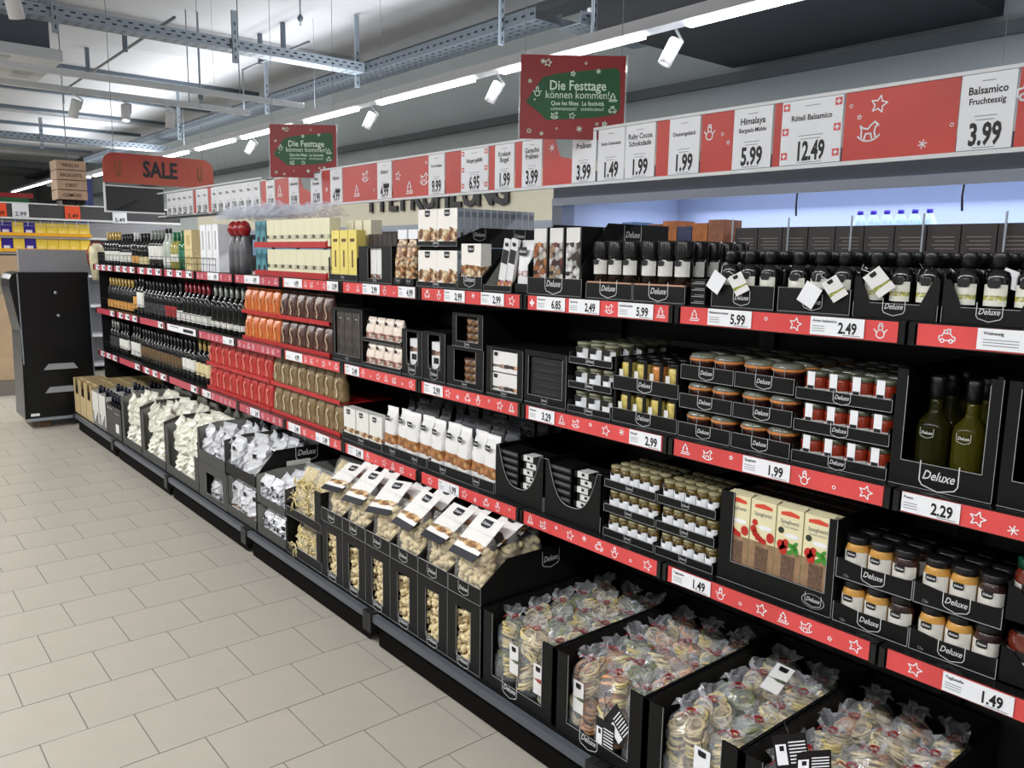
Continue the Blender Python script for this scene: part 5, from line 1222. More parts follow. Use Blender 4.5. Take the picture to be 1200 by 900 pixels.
# spaghetti box
sb_ = window_box_mesh(.352, .42, .262, -.153, .132, .062, .262, top=False)
t = thing('display_box', 'large black box with wide window showing four spaghetti packs', 'box', (FX, 1.160, Z3), me=sb_.mesh('display_box'))
obj('logo', strokes([circ(0, 0, .42, 18)], .03, EDGE), t, (-.0012, -.125, .03), FRONT, (.075, .045, .05))
obj('logo', LOGO, t, (-.0013, -.125, .031), FRONT, .045)
SPC = mat('spaghetti_cream', (.88, .85, .70), .4); SPW = mat('wood_print', (.62, .50, .38), .5, noise=.35, nscale=40); TOMR = mat('tomato_print', (.72, .16, .12), .35); BAS = mat('basil_print', (.25, .55, .18), .4); DGR = mat('dark_badge', (.16, .2, .14), .5); SPT = mat('spaghetti_dark', (.45, .35, .28), .4, noise=.5, nscale=90)
def spag(var):
    w2 = .0385
    pk = MB().box(0, .055, -w2, w2, 0, .252, SPC)
    pk.add([(0, -w2, .252), (0, w2, .252), (.03, w2 * .9, .258), (.03, -w2 * .9, .258)], [(0, 1, 2, 3)], SPC)
    wd = MB().box(-.001, 0, -w2, w2, 0, .135, SPW); tp = MB().box(-.0016, -.001, -.022, .018, 0, .122, SPT)
    pr_ = MB()
    tom = TOMR
    for (y, z, r) in ([(.022, .148, .012), (.008, .154, .011), (.014, .136, .012)] if var else [(.027, .168, .010), (.022, .158, .009), (.013, .149, .009), (.003, .143, .008), (-.008, .140, .007), (-.026, .155, .012)]):
        pr_.add([(-.0018, y + r * math.cos(a), z + r * 1.2 * math.sin(a)) for a in [i * PI / 5 for i in range(10)]], [tuple(reversed(range(10)))], tom)
    if var:
        for (y, z, r, a0) in ((-.012, .150, .015, .4), (-.024, .140, .013, 1.4), (-.008, .135, .012, -.6), (-.020, .157, .011, 2.2)):
            pts = [(-.002, y + r * math.cos(a) * math.cos(a0) - r * .5 * math.sin(a) * math.sin(a0), z + r * math.cos(a) * math.sin(a0) + r * .5 * math.sin(a) * math.cos(a0)) for a in [i * PI / 4 for i in range(8)]]
            pr_.add(pts, [tuple(reversed(range(8)))], BAS)
    band = MB().poly([(-w2 * .7, .239), (-w2 * .7, .231), (w2 * .7, .231), (w2 * .7, .239), (0, .245)], .0008, mat('band_red', (.82, .28, .20), .4), 'x', -.0009)
    tt = texts([('Spaghetti', 0, .210, .0150, .004)] + ([('Tomaten & Basil', 0, .199, .0075, .002)] if var else []), INK2)
    badge = MB().poly([(a + .024, b + .188) for a, b in circ(0, 0, .009, 12)[:-1]], .0006, DGR if var else TOMR, 'x', -.0008)
    bowl = MB().poly([(a * 1.5 - .008, b * .45 + .178) for a, b in circ(0, 0, .014, 14)[:-1]], .0006, WHITE, 'x', -.0008)
    return proto([('pack', pk), ('wood_print', wd, [('spaghetti_window', tp)]), ('tomato_print', pr_), ('red_band', band), ('title_print', tt, [], (-.0012, 0, 0), FRONT), ('round_badge', badge), ('bowl_print', bowl)])
s0, s1 = spag(0), spag(1)
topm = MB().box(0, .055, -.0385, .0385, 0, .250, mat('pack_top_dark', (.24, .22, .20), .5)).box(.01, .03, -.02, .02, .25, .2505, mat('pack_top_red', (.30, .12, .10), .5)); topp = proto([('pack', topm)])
for c in range(4): put(s1 if c > 1 else s0, 'spaghetti_pack', ['leftmost spaghetti pack with red tomato badge, partly hidden', 'second spaghetti pack with chilli red print and red badge', 'third spaghetti pack with tomatoes and green basil', 'rightmost spaghetti pack with dark badge, half hidden'][c], 'pasta pack', (FX + .006, 1.160 + .122 - c * .081, Z3 + .0055))
for q in range(1, 6):
    for c in range(4): put(topp, 'spaghetti_pack', 'top end of a spaghetti pack in the rows behind the window', 'pasta pack', (FX + .006 + q * .063, 1.160 + .122 - c * .081, Z3 + .0055), group='rear spaghetti packs')
# small antipasti jars, three tiers, two trays wide
SMJ = mat('antipasti_mix', (.45, .38, .16), .2, noise=.6, nscale=110, col2=(.20, .12, .06), coat=.5)
smj = proto([('jar_body', MB().lathe([(.018, 0), (.0205, .005), (.0205, .052), (.018, .057)], SMJ, 12)), ('lid', MB().lathe([(.0195, .057), (.0195, .064), (.018, .066)], mat('straw_lid', (.58, .55, .42), .35), 12)),
             ('jar_label', MB().lathe([(.0209, .012), (.0209, .042)], WHITE, 10, 0, 0, PI - 1.2, PI + 1.2), [('emblem', EMBS, [], (-.0218, 0, .040), FRONT, .014)])])
for a, b, sd in ((1.350, 1.570, 'right'), (1.573, 1.793, 'left')):
    tier_trays(a, b, Z3, 3, .083, smj, 5, f'small antipasti jar of the {sd} stack', 'antipasti_jar', 'jar', .026, .034, rows_top=4, logo_s=.028, jx=.03, rowp=.046, words_tray=f'small antipasti jars, {sd} stack')
# scooped black boxes with stacked flat packs
WPK = mat('white_pack_label', (.84, .84, .84), .4, noise=.15, nscale=60); GPK = mat('grey_pack_edge', (.30, .31, .32), .35)
fp1 = proto([('pack', MB().box(0, .10, -.055, .055, 0, .022, BLACK)), ('pack_edge', MB().box(-.001, 0, -.05, .05, .008, .018, GPK))])
fp2 = proto([('pack', MB().box(0, .10, -.055, .055, 0, .022, BLACK)), ('white_label', MB().box(-.001, .05, -.012, .04, .002, .0225, WPK), [('emblem', EMBS, [], (-.0016, .012, .014), FRONT, .014)])])
for i, (y0, y1, sd) in enumerate(((1.803, 2.085, 'right'), (2.088, 2.365, 'left'))):
    yc = (y0 + y1) / 2; wd = y1 - y0 - .003
    t = thing('display_box', f'{sd} black box with deep scooped front and stacked flat packs', 'box', (FX, yc, Z3), me=tray_mesh(wd, .42, .20, .055, cut='U', side_front=.20).mesh('display_box'))
    for k in range(7):
        put(fp1, 'flat_pack', f'{ORD[k]} from the bottom, grey edged flat pack column of the {sd} scooped box', 'pack', (FX + .008, yc + .068, Z3 + .0055 + k * .0265))
        put(fp2, 'flat_pack', f'{ORD[k]} from the bottom, white labelled flat pack column of the {sd} scooped box', 'pack', (FX + .008 + .004 * (k % 2), yc - .058 - .012 * (k % 2), Z3 + .0055 + k * .0265))
# nut bags
NB1 = printed('cashew_bag', (.88, .88, .88), .02, .115, [(.80, .55, .34), (.62, .40, .22), (.86, .68, .46), (.72, .48, .28)], 42, thr=-.08)
big = [proto([('pouch', bag_mesh(.088, .055, .215, NB1, 31 + s, crumple=.004, top=.12)), ('emblem', EMB, [], (-.003, .004, .165), FRONT, .034)]) for s in range(2)]
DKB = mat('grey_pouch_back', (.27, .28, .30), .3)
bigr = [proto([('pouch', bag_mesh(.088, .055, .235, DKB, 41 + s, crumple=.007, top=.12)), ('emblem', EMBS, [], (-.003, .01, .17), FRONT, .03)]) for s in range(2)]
for (y0, y1, n, words) in ((2.370, 2.830, 5, 'nut bag standing in the long tray'), (2.834, 3.205, 4, 'glossy nut bag of the shorter tray')):
    wd = y1 - y0 - .003; yc = (y0 + y1) / 2; p = wd / n
    t = thing('display_tray', f'low black tray with small logos under the {words.split(" of")[0].split(" standing")[0]}s, ' + ('long' if n == 5 else 'short'), 'tray', (FX, yc, Z3), me=tray_mesh(wd, .42, .06, .042, side_front=.042).mesh('display_tray'))
    for s in (-1, 1): logo(t, s * wd * .25, .022, .04)
    for c in range(n):
        put(big[c % 2], 'nut_bag', f'{ORD[c]} {words} from the left', 'bag', (FX + .008 + .01 * (c % 2), y1 - .002 - p * (c + .5), Z3 + .0055), random.uniform(-.12, .12))
        for q in range(1, 5): put(bigr[(c + q) % 2], 'nut_bag', 'grey nut bag in the dark rows behind the front bags' + (' of the short tray' if n == 4 else ''), 'bag', (FX + .03 + q * .075, y1 - .002 - p * (c + .5), Z3 + .0055), random.uniform(-.3, .3), group='rear nut bags %d' % n)
NB2 = printed('biscuit_carton', (.88, .88, .86), .02, .07, NUTS, 60, thr=-.1)
t = thing('display_tray', 'low black tray holding three small white nut cartons', 'tray', (FX, 3.397, Z3), me=tray_mesh(.378, .42, .06, .035, side_front=.04).mesh('display_tray')); logo(t, 0, .018, .045)
for c in range(3):
    b = thing('nut_carton', f"{['left', 'middle', 'right'][c]} small white nut carton beside the gold coffee bags", 'carton', (FX + .006, 3.52 - c * .125, Z3 + .0055), me=box_mesh(.115, .05, .155, NB2).mesh('nut_carton')); obj('emblem', EMB, b, (-.0015, .01, .135), FRONT, .036)

# ================================================================= BASE ROW ON THE DOLLIES
ZB = .1565; BXF = 1.664
# ---- pasta nests in cellophane
def nest_mesh(cols, seed, n=3, R=.030, flat=True):
    r = random.Random(seed); mb = MB()
    for k in range(n * 2):
        a0 = 2 * PI * k / n + r.uniform(-.3, .3); cx = .030 * math.cos(a0); cy = .030 * math.sin(a0); cz = .028 + (k // n) * .050
        m = cols[k % len(cols)]
        for s in range(5):
            pts = []; tilt = r.uniform(-.5, .5); ph = r.uniform(0, 6.28); rr = R * r.uniform(.65, 1.05); hh = r.uniform(-.014, .016)
            for i in range(13):
                a = ph + i * .55; q = rr * (1 + .12 * math.sin(3 * a + s))
                pts.append((cx + q * math.cos(a), cy + q * math.sin(a), cz + hh + .012 * math.sin(a + tilt) + i * .0008))
            mb.tube(pts, r.choice((.0042, .0052)), m, 4)
    return mb
PY = mat('pasta_yellow', (.87, .80, .56), .55, noise=.15, nscale=60); PG = mat('pasta_green', (.52, .55, .38), .55, noise=.15, nscale=60); PO = mat('pasta_orange', (.84, .62, .42), .55, noise=.15, nscale=60); PW = mat('pasta_cream', (.85, .78, .62), .55, noise=.15, nscale=60)
def cello_mesh(seed, r0=.066, h=.122, flare=.05):
    r = random.Random(seed); mb = MB(); n = 18; prof = [(r0 * .8, 0), (r0, .02), (r0 * 1.02, h * .45), (r0 * .95, h * .72), (r0 * .62, h * .90), (.016, h), (.026, h + .010), (.038, h + .020), (.046, h + .028)]
    v = []; f = []
    for k, (rr, z) in enumerate(prof):
        for i in range(n):
            a = 2 * PI * i / n; j = r.uniform(-.06, .06) * rr * (1 if k < 5 else 4.5)
            v.append(((rr + j) * math.cos(a), (rr + j) * math.sin(a), z + (r.uniform(-.004, .004) if 0 < k < 6 else 0 if k == 0 else r.uniform(-.014, .014))))
    for k in range(len(prof) - 1):
        for i in range(n): f.append((k * n + i, k * n + (i + 1) % n, (k + 1) * n + (i + 1) % n, (k + 1) * n + i))
    return mb.add(v, f, CELL2)
CELL2 = mat('cellophane_bag', (.95, .97, 1), .10, alpha=.17, spec=1.)
RIB = mat('red_ribbon', (.62, .10, .13), .35)
rib = MB().tube([(.014 * math.cos(a), .014 * math.sin(a), .122) for a in [i * PI / 4 for i in range(9)]], .0035, RIB, 5).tube([(-.014, 0, .122), (-.03, .012, .138), (-.042, .02, .128)], .0022, RIB, 4).tube([(-.014, 0, .122), (-.028, -.014, .142), (-.036, -.026, .140)], .0022, RIB, 4)
LAB_H = printed('herb_tag', (.87, .87, .87), -.075, -.04, [(.35, .42, .32), (.87, .87, .87), (.5, .55, .45)], 60, thr=-.25); LAB_C = printed('chili_tag', (.87, .87, .87), -.075, -.035, [(.62, .12, .14), (.87, .87, .87), (.75, .3, .3)], 60, thr=-.2)
tagm = {k: MB().box(-.001, 0, -.026, .026, -.105, 0, m).mesh('paper_tag') for k, m in (('herb', LAB_H), ('chili', LAB_C), ('plain', WHITE))}
bt_ = MB().box(-.001, 0, -.045, .045, -.10, 0, INK)
for i in range(7): bt_.box(-.0016, -.001, -.04, .005, -.088 + i * .010, -.0845 + i * .010, WHITE)
bt_.box(-.0016, -.001, .012, .04, -.09, -.03, WHITE).box(-.0018, -.0016, .018, .030, -.05, -.035, INK)
tagm['black'] = bt_.mesh('paper_tag')
strm = MB().tube([(0, 0, 0), (-.004, .003, .02), (.010, .006, .045), (.018, 0, .055)], .0016, MAT['wine_label_dark'], 4).mesh('tag_string')
nests = {k: [nest_mesh(c, 50 + i + 7 * j).mesh('pasta_nests') for i in range(2)] for j, (k, c) in enumerate({'yellow': [PY, PW], 'mixed green': [PG, PY, PG], 'orange': [PO, PY, PO], 'cream': [PW, PW, PO]}.items())}
cels = [cello_mesh(80 + i).mesh('cellophane') for i in range(3)]; ribm = rib.mesh('ribbon_tie')
def pasta_bag(kind, label, x, y, z, group=None, tag=None, tagpos=(-.078, 0, .10), tagrot=(0, 0, 0), s=1.):
    t = thing('pasta_bag', label, 'pasta bag', (x, y, z), (0, 0, random.uniform(-.5, .5) if not tag else 0), group, None, s)
    i = random.randrange(6)
    obj('pasta_nests', nests[kind][i % 2], t, (0, 0, 0), (0, 0, i)); obj('cellophane', cels[i % 3], t, rot=(0, 0, i * 1.1)); obj('ribbon_tie', ribm, t)
    if tag:
        tg = obj('paper_tag', tagm[tag], t, tagpos, tagrot, label={'herb': 'white tag with herb print', 'chili': 'white tag with red chilli print', 'plain': 'white tag', 'black': 'black and white care tag'}[tag])
        if tag != 'black': obj('emblem', EMBS, tg, (-.0016, 0, -.016), FRONT, .026)
        obj('tag_string', strm, tg)
    return t
boxes = [('first nest box from the right edge', .70, 1.059, ['yellow', 'cream']), ('second nest box from the right edge', 1.063, 1.373, ['mixed green', 'yellow', 'yellow']), ('third nest box from the right edge', 1.377, 1.749, ['orange', 'mixed green', 'cream']), ('nest box beside the pasta shells', 1.753, 2.128, ['mixed green', 'yellow', 'mixed green'])]
for bi, (bn, y0, y1, kinds) in enumerate(boxes):
    yc = (y0 + y1) / 2; a = (y1 - y0) / 2; d = .66; h = .268
    mb = MB().box(0, d, -a, a, 0, .005, BLACK).box(d - .005, d, -a, a, .005, h, BLACK)
    for s in (-1, 1):
        ya, yb = (a - .010, a) if s > 0 else (-a, -a + .010)
        mb.poly([(0, .005), (d - .005, .005), (d - .005, h), (0, h)], .010, BLACK, 'y', ya)
        mb.box(0, .006, min(s * a, s * (a - .058)), max(s * a, s * (a - .058)), .005, h - .001, BLACK)
        mb.box(-.0007, 0, min(s * (a - .058), s * (a - .0592)), max(s * (a - .058), s * (a - .0592)), .045, h, EDGE)
        for q in range(14): mb.box(.04 + q * .042, .06 + q * .042, ya + .0042, ya + .0055, h, h + .0006, MAT['wine_label_dark'])
    mb.box(0, .006, -a + .058, a - .058, .005, .042, BLACK).box(-.0007, 0, -a + .058, a - .058, .0405, .042, EDGE)
    t = thing('nest_box', f'black open box full of cellophane pasta, {bn}', 'box', (BXF, yc, ZB), me=mb.mesh('nest_box'))
    obj('logo', LOGO, t, (-.0014, .03, .026), FRONT, .075)
    nacr = 2 if a < .16 else 3
    p = (2 * a - .03) / nacr
    for lay in range(2):
        for q in range(5):
            for c in range(nacr):
                if lay == 0 and q > 0: continue
                kd = kinds[(c + q + bi) % len(kinds)]
                yy = yc + a - .015 - p * (c + .5); xx = BXF + .080 + q * .118 + (random.uniform(-.01, .01) if q else 0)
                if q == 0 and lay == 1 and bi: xx += .012
                fr_ = q == 0
                tg = None; tp = (-.078, 0, .10); tr = (0, 0, 0)
                if fr_ and lay == 1:
                    if bi == 3 and c == 1: tg, tp = 'herb', (-.079, .03, .075)
                    if bi == 3 and c == 2: tg, tp = 'chili', (-.079, .02, .055)
                    if bi == 2 and c == 0: tg, tp = 'herb', (-.074, -.02, .075)
                    if bi == 2 and c == 2: tg, tp, tr = 'black', (-.088, .075, .05), (-.9, 0, 0)
                    if bi == 1 and c == 1: tg, tp = 'plain', (-.079, .04, .09)
                    if bi == 0 and c == 0: tg, tp, tr = 'black', (-.02, -.02, .22), (-.3, 1.2, .5)
                    if bi == 0 and c == 1: tg, tp, tr = 'black', (-.02, .03, .21), (-.8, 1.3, -.2)
                if fr_ and lay == 0 and bi == 2 and c == 1: tg, tp = 'black', (-.078, -.04, .12)
                if q == 2 and bi == 1 and c == 1 and lay == 1: tg, tp, tr = 'herb', (.02, .0, .235), (.3, 1.2, .4)
                lb_ = (f"{ORD[c]} {'front top' if lay else 'front lower'} {kd} pasta bag, {bn}" if fr_ else f'{kd} pasta nest bag in the rear rows, {bn}')
                pasta_bag(kd, lb_, xx, yy, ZB + .006 + lay * .108, None if fr_ else f'rear {kd} bags {bn}'[:60], tg, tp, tr, (1., min(1.0, p / .134), 1.))
# ---- pasta shells
SH = mat('pasta_shell', (.86, .79, .62), .5, noise=.12, nscale=40)
def shell_piece(mb, c, rot, s):
    # a fat curved shell: half ring with flared open end
    P = []; n = 6; k = 7
    for i in range(n):
        a = -1.5 + 3.0 * i / (n - 1); R_ = .013 * s; rr = s * (.0060 + .0042 * math.sin(PI * i / (n - 1)))
        cx, cz = R_ * math.cos(a), R_ * math.sin(a)
        for j in range(k):
            b = 2 * PI * j / k; P.append(Vector((cx + rr * math.cos(b) * math.cos(a), rr * 1.25 * math.sin(b), cz + rr * math.cos(b) * math.sin(a))))
    M_ = Matrix.Rotation(rot[0], 3, 'X') @ Matrix.Rotation(rot[1], 3, 'Y') @ Matrix.Rotation(rot[2], 3, 'Z')
    f = [(i * k + j, i * k + (j + 1) % k, (i + 1) * k + (j + 1) % k, (i + 1) * k + j) for i in range(n - 1) for j in range(k)] + [tuple(reversed(range(k)))]
    mb.add([tuple(M_ @ p + Vector(c)) for p in P], f, SH, True)
def shell_fill(w_, d, h, seed, s=1.15, step=.026, x0=.030, mg=.024):
    r = random.Random(seed); mb = MB()
    mb.box(.028, d - .005, -w_ / 2 + .026, w_ / 2 - .026, .01, h - .03, mat('pasta_core', (.66, .56, .38), .7))
    nz = int(h / step)
    for k in range(nz + 1):
        z = .026 + k * step * .9
        if z > h: break
        for i in range(int(w_ / step) + 1):
            for xx in ((x0,) if z < h - step * 1.5 else (x0, .05, .075)):
                shell_piece(mb, (xx + r.uniform(-.004, .006), -w_ / 2 + mg + i * (w_ - 2 * mg) / max(1, int(w_ / step)) + r.uniform(-.004, .004), z + r.uniform(-.006, .006)), (r.uniform(0, 6), r.uniform(0, 6), r.uniform(0, 6)), s * r.uniform(.85, 1.15))
        for xx in [.035 + q * step for q in range(int((d - .04) / step))]:
            for sy in (-1, 1): shell_piece(mb, (xx, sy * (w_ / 2 - .024), z + r.uniform(-.006, .006)), (r.uniform(0, 6), r.uniform(0, 6), r.uniform(0, 6)), s * r.uniform(.85, 1.15))
    return mb.mesh('pasta_shells')
def _w(i):
    return shell_fill(.150, .05, .22, 70 + i, 1.0, .024, .024, .018)
fills = [shell_fill(.170, .095, .185, 60 + i) for i in range(3)]
fillw = [_w(i) for i in range(2)]
FILM = mat('clear_film', (.97, .97, .95), .08, alpha=.14, spec=1.)
film = bag_mesh(.182, .105, .235, FILM, 5, crumple=.004, top=.05, taper=.98).mesh('clear_film')
CARD = printed('shell_card', (.90, .90, .89), .000, .062, [(.80, .62, .40), (.65, .45, .28), (.88, .75, .55)], 62, thr=-.1)
cardm = MB().box(-.0015, 0, -.068, .068, 0, .155, CARD).box(-.0022, 0, -.068, .068, -.030, 0, mat('card_black_edge', (.14, .15, .18), .4)).mesh('header_card')
cardf = MB().box(.003, .005, -.068, .068, 0, .15, mat('card_back', (.12, .12, .13), .5)).mesh('card_back')
eg = [2.135, 2.335, 2.535, 2.74, 2.94, 3.142, 3.345]
swb = None
for i in range(6):
    y0, y1 = eg[i], eg[i + 1]; wd = y1 - y0 - .003; yc = (y0 + y1) / 2
    nmx = f'{ORD[5 - i]} shell stack from the left'
    me = window_box_mesh(wd, .64, .262, -.040, .046, .035, .225).mesh('window_box')
    t = thing('window_box', f'black window box with pasta shells, {nmx}', 'box', (BXF, yc, ZB), me=me)
    obj('logo', LOGO, t, (-.0014, .003, .022), FRONT, .07)
    b = thing('pasta_shell_pack', f'pasta shells behind the box window, {nmx}', 'pasta bag', (BXF + .002, yc, ZB + .0055), me=fillw[i % 2]); b['kind'] = 'thing'
    t = thing('display_tray', f'black tray with side rising to the rear, {nmx}', 'tray', (BXF, yc, ZB + .2675), me=tray_mesh(wd, .64, .15, .062, side_front=.066).mesh('display_tray'))
    obj('logo', LOGO, t, (-.0014, .003, .032), FRONT, .06)
    if i == 0: obj('logo', LOGO, t, (.33, -wd / 2 - .0012, .10), SIDE, .085)
    for q in range(2 if i else 3):
        g_ = thing('shell_bag', (f'{["front", "second", "third"][q]} pasta shell bag with white header card, {nmx}'), 'pasta bag', (BXF + .008 + q * .103 + (.010 if i % 2 else 0), yc + random.uniform(-.004, .004), ZB + .2735), (0, 0, random.uniform(-.06, .06)))
        obj('pasta_shells', fills[(i + q) % 3], g_, (.004, 0, 0), kind='stuff'); obj('clear_film', film, g_)
        if q == 2 or True:
            cd_ = obj('header_card', cardm, g_, (-.002, 0, .172 + .012 * q), (random.uniform(-.12, .12), .98 + random.uniform(-.12, .08), random.uniform(-.18, .18)))
            obj('emblem', EMB, cd_, (-.003, .0, .125), FRONT, .05)
            obj('card_back', cardf, cd_, (0, 0, 0), (0, .35, 0))
# ---- yellow pasta with raffia
RAF = mat('raffia', (.86, .80, .58), .6); YP = mat('yellow_pasta', (.84, .77, .50), .5, noise=.4, nscale=45, col2=(.70, .60, .34), bump=.6)
def lumpy_bag(w_, d, h, m, seed, amp=.010):
    b = bag_mesh(w_, d, h, m, seed, crumple=amp, top=.08, taper=1.05, nz=12); return b
def strand_fill(w_, d, h, seed, n=110):
    r = random.Random(seed); mb = MB()
    for i in range(n):
        z = r.uniform(.01, h * .8); side = r.random()
        if side < .6: x, y = r.uniform(.0, .012), r.uniform(-w_ / 2, w_ / 2)
        else: x, y = r.uniform(.01, d), -w_ / 2 + r.uniform(0, .01)
        a = r.uniform(0, PI); L = r.uniform(.015, .03)
        if side < .6: p = [(x - .002, y - L * math.cos(a), z - L * math.sin(a)), (x - .008, y, z), (x - .002, y + L * math.cos(a), z + L * math.sin(a))]
        else: p = [(x - L * math.cos(a), y, z - L * math.sin(a)), (x, y - .007, z), (x + L * math.cos(a), y, z + L * math.sin(a))]
        mb.tube(p, .004, PY if r.random() < .7 else PW, 4)
    return mb.mesh('pasta_ribbons')
def bow(n, seed):
    r = random.Random(seed); mb = MB()
    for i in range(n):
        a = r.uniform(0, 2 * PI); l = r.uniform(.03, .06)
        mb.tube([(0, 0, 0), (-.012, l * .5 * math.cos(a), l * .6 * math.sin(a) + .012), (-.014, l * math.cos(a), l * math.sin(a) - .01)], .0022, RAF, 4)
    return mb.mesh('raffia_bow')
t = thing('display_tray', 'lower black tray of yellow ribbon pasta with raffia bows', 'tray', (BXF, 3.538, ZB), me=tray_mesh(.375, .6, .19, .05, side_front=.19).box(0, .005, -.1875, -.135, .05, .19, BLACK).mesh('display_tray'))
t2 = thing('display_tray', 'upper black tray with tall right post holding yellow ribbon pasta', 'tray', (BXF, 3.538, ZB + .195), me=tray_mesh(.375, .6, .06, .045, side_front=.06).box(0, .075, -.1875, -.1825, .06, .195, BLACK).box(0, .005, -.1825, -.125, .045, .195, BLACK).mesh('display_tray'))
for lay in range(2):
    for c in range(2):
        z = ZB + .0055 + lay * .195; hh = .16 if lay == 0 else .235
        if lay == 1 and c == 1: pass
        g_ = thing('ribbon_pasta_bag', f"{['left', 'right'][c]} yellow ribbon pasta bag in the {['lower', 'upper'][lay]} black tray", 'pasta bag', (BXF + .032 , 3.62 - c * .155, z), me=lumpy_bag(.130, .14, hh, YP, 90 + c + lay * 2, .006).mesh('ribbon_pasta_bag'))
        obj('pasta_ribbons', strand_fill(.130, .13, hh, 95 + c + 2 * lay), g_, kind='stuff')
        obj('clear_film', bag_mesh(.140, .16, hh + .02, CELL2, 97 + c, crumple=.006, top=.1, taper=1.08).mesh('clear_film'), g_, (-.008, 0, 0))
        if c == 0: obj('raffia_bow', bow(9, 5 + lay), g_, (-.022, .03, .085 if lay else .045))
    for c in range(2) if lay else []:
        g_ = thing('ribbon_pasta_bag', f"{['left', 'right'][c]} yellow ribbon pasta bag of the second row", 'pasta bag', (BXF + .215, 3.62 - c * .155, ZB + .2005), me=lumpy_bag(.130, .15, .24, YP, 190 + c, .008).mesh('ribbon_pasta_bag'))
        obj('clear_film', bag_mesh(.140, .17, .262, CELL2, 197 + c, crumple=.008, top=.1, taper=1.08).mesh('clear_film'), g_, (-.008, 0, 0))
# ---- crumpled foil bags in grey lined bins
SIL = printed('silver_bag', (.80, .81, .83), .0, .07, [(.60, .45, .32), (.74, .77, .82), (.72, .62, .52), (.50, .36, .26)], 55, .22, thr=-.3); WBG = mat('white_foil_bag', (.85, .85, .80), .35); WSB = printed('snow_bag', (.88, .89, .91), .0, .09, [(.2, .2, .22), (.88, .89, .91), (.88, .89, .91), (.7, .72, .75), (.85, .86, .9)], 45, .3, thr=-.1)
def foil(m, n=3, w_=.13, d=.08, h=.21, s0=0, cr=.012): return [bag_mesh(w_, d, h, m, 120 + s0 + i, crumple=cr, top=.15, taper=1.0, nz=11, smooth=False).mesh('foil_pouch') for i in range(n)]
fs_, fw_, fn_ = foil(SIL, 4), foil(WBG, 4, .14, .09, .23, 10, .014), foil(WSB, 3, .12, .08, .13, 20, .010)
def fill_bags(meshes, y0, y1, z, words, nx, ny, x0=.02, dx=.10, cat='bag', zj=.01, emb_=True, lean=.25, h=.2):
    p = (y1 - y0 - .02) / ny
    for q in range(nx):
        for c in range(ny):
            g_ = thing('foil_bag', (f'{ORD[c]} front bag from the left, {words}' if q == 0 else f'bag in the rear rows, {words}'), cat, (BXF + x0 + q * dx, y1 - .01 - p * (c + .5), z + random.uniform(0, zj)), (random.uniform(-.08, .08), random.uniform(-.1, lean) * .6, random.uniform(-.35, .35)), None if q == 0 else ('rear ' + words)[:60], random.choice(meshes), (1, min(1.05, p / .135), 1))
            if emb_: obj('emblem', EMBS, g_, (-.006, 0, h * .72), FRONT, .035)
def bin_(y0, y1, z, h, hf, words, m=BLACK, inner=INNER, d=.56, posts=.0, cut=None):
    me = tray_mesh(y1 - y0 - .003, d, h, hf, cut=cut, inner=inner, side_front=h * .9, line=False, m=m)
    a = (y1 - y0 - .003) / 2
    if posts:
        me.box(0, .004, a - posts, a, hf, h * .9, m)
    t = thing('display_bin', words, 'bin', (BXF, (y0 + y1) / 2, z), me=me.mesh('display_bin')); return t
GRC = mat('grey_card', (.26, .26, .25), .7)
bin_(3.735, 4.10, ZB, .17, .05, 'lower grey card bin of the small snow white bags', GRC); fill_bags(fn_[:2], 3.735, 4.10, ZB + .006, 'lower bin of snow white bags', 1, 3, h=.12)
bin_(3.735, 4.10, ZB + .173, .16, .04, 'upper grey card bin heaped with snow white printed bags', GRC); fill_bags(fn_, 3.735, 4.10, ZB + .18, 'upper bin of snow white bags', 4, 3, dx=.085, h=.12)
# tall silver stack
t = bin_(4.108, 4.535, ZB, .235, .05, 'lower open black bin under the big silver bag tray', GRC, posts=.02); fill_bags(fs_, 4.108, 4.535, ZB + .006, 'lower bin of silver nut bags', 1, 3)
t = thing('display_tray', 'upper tray of silver bags with black logo side and white paper notice', 'tray', (BXF, 4.3215, ZB + .2385), me=tray_mesh(.424, .60, .19, .06, inner=INNER, line=False, side_front=.06, m=BLACK).mesh('display_tray'))
obj('logo', LOGO, t, (.30, -.2132, .15), SIDE, .13); obj('paper_notice', MB().box(.18, .32, -.2135, -.2125, .02, .12, LW), t)
fill_bags(fs_, 4.112, 4.53, ZB + .245, 'silver bags with the black logo side tray', 4, 3, dx=.11)
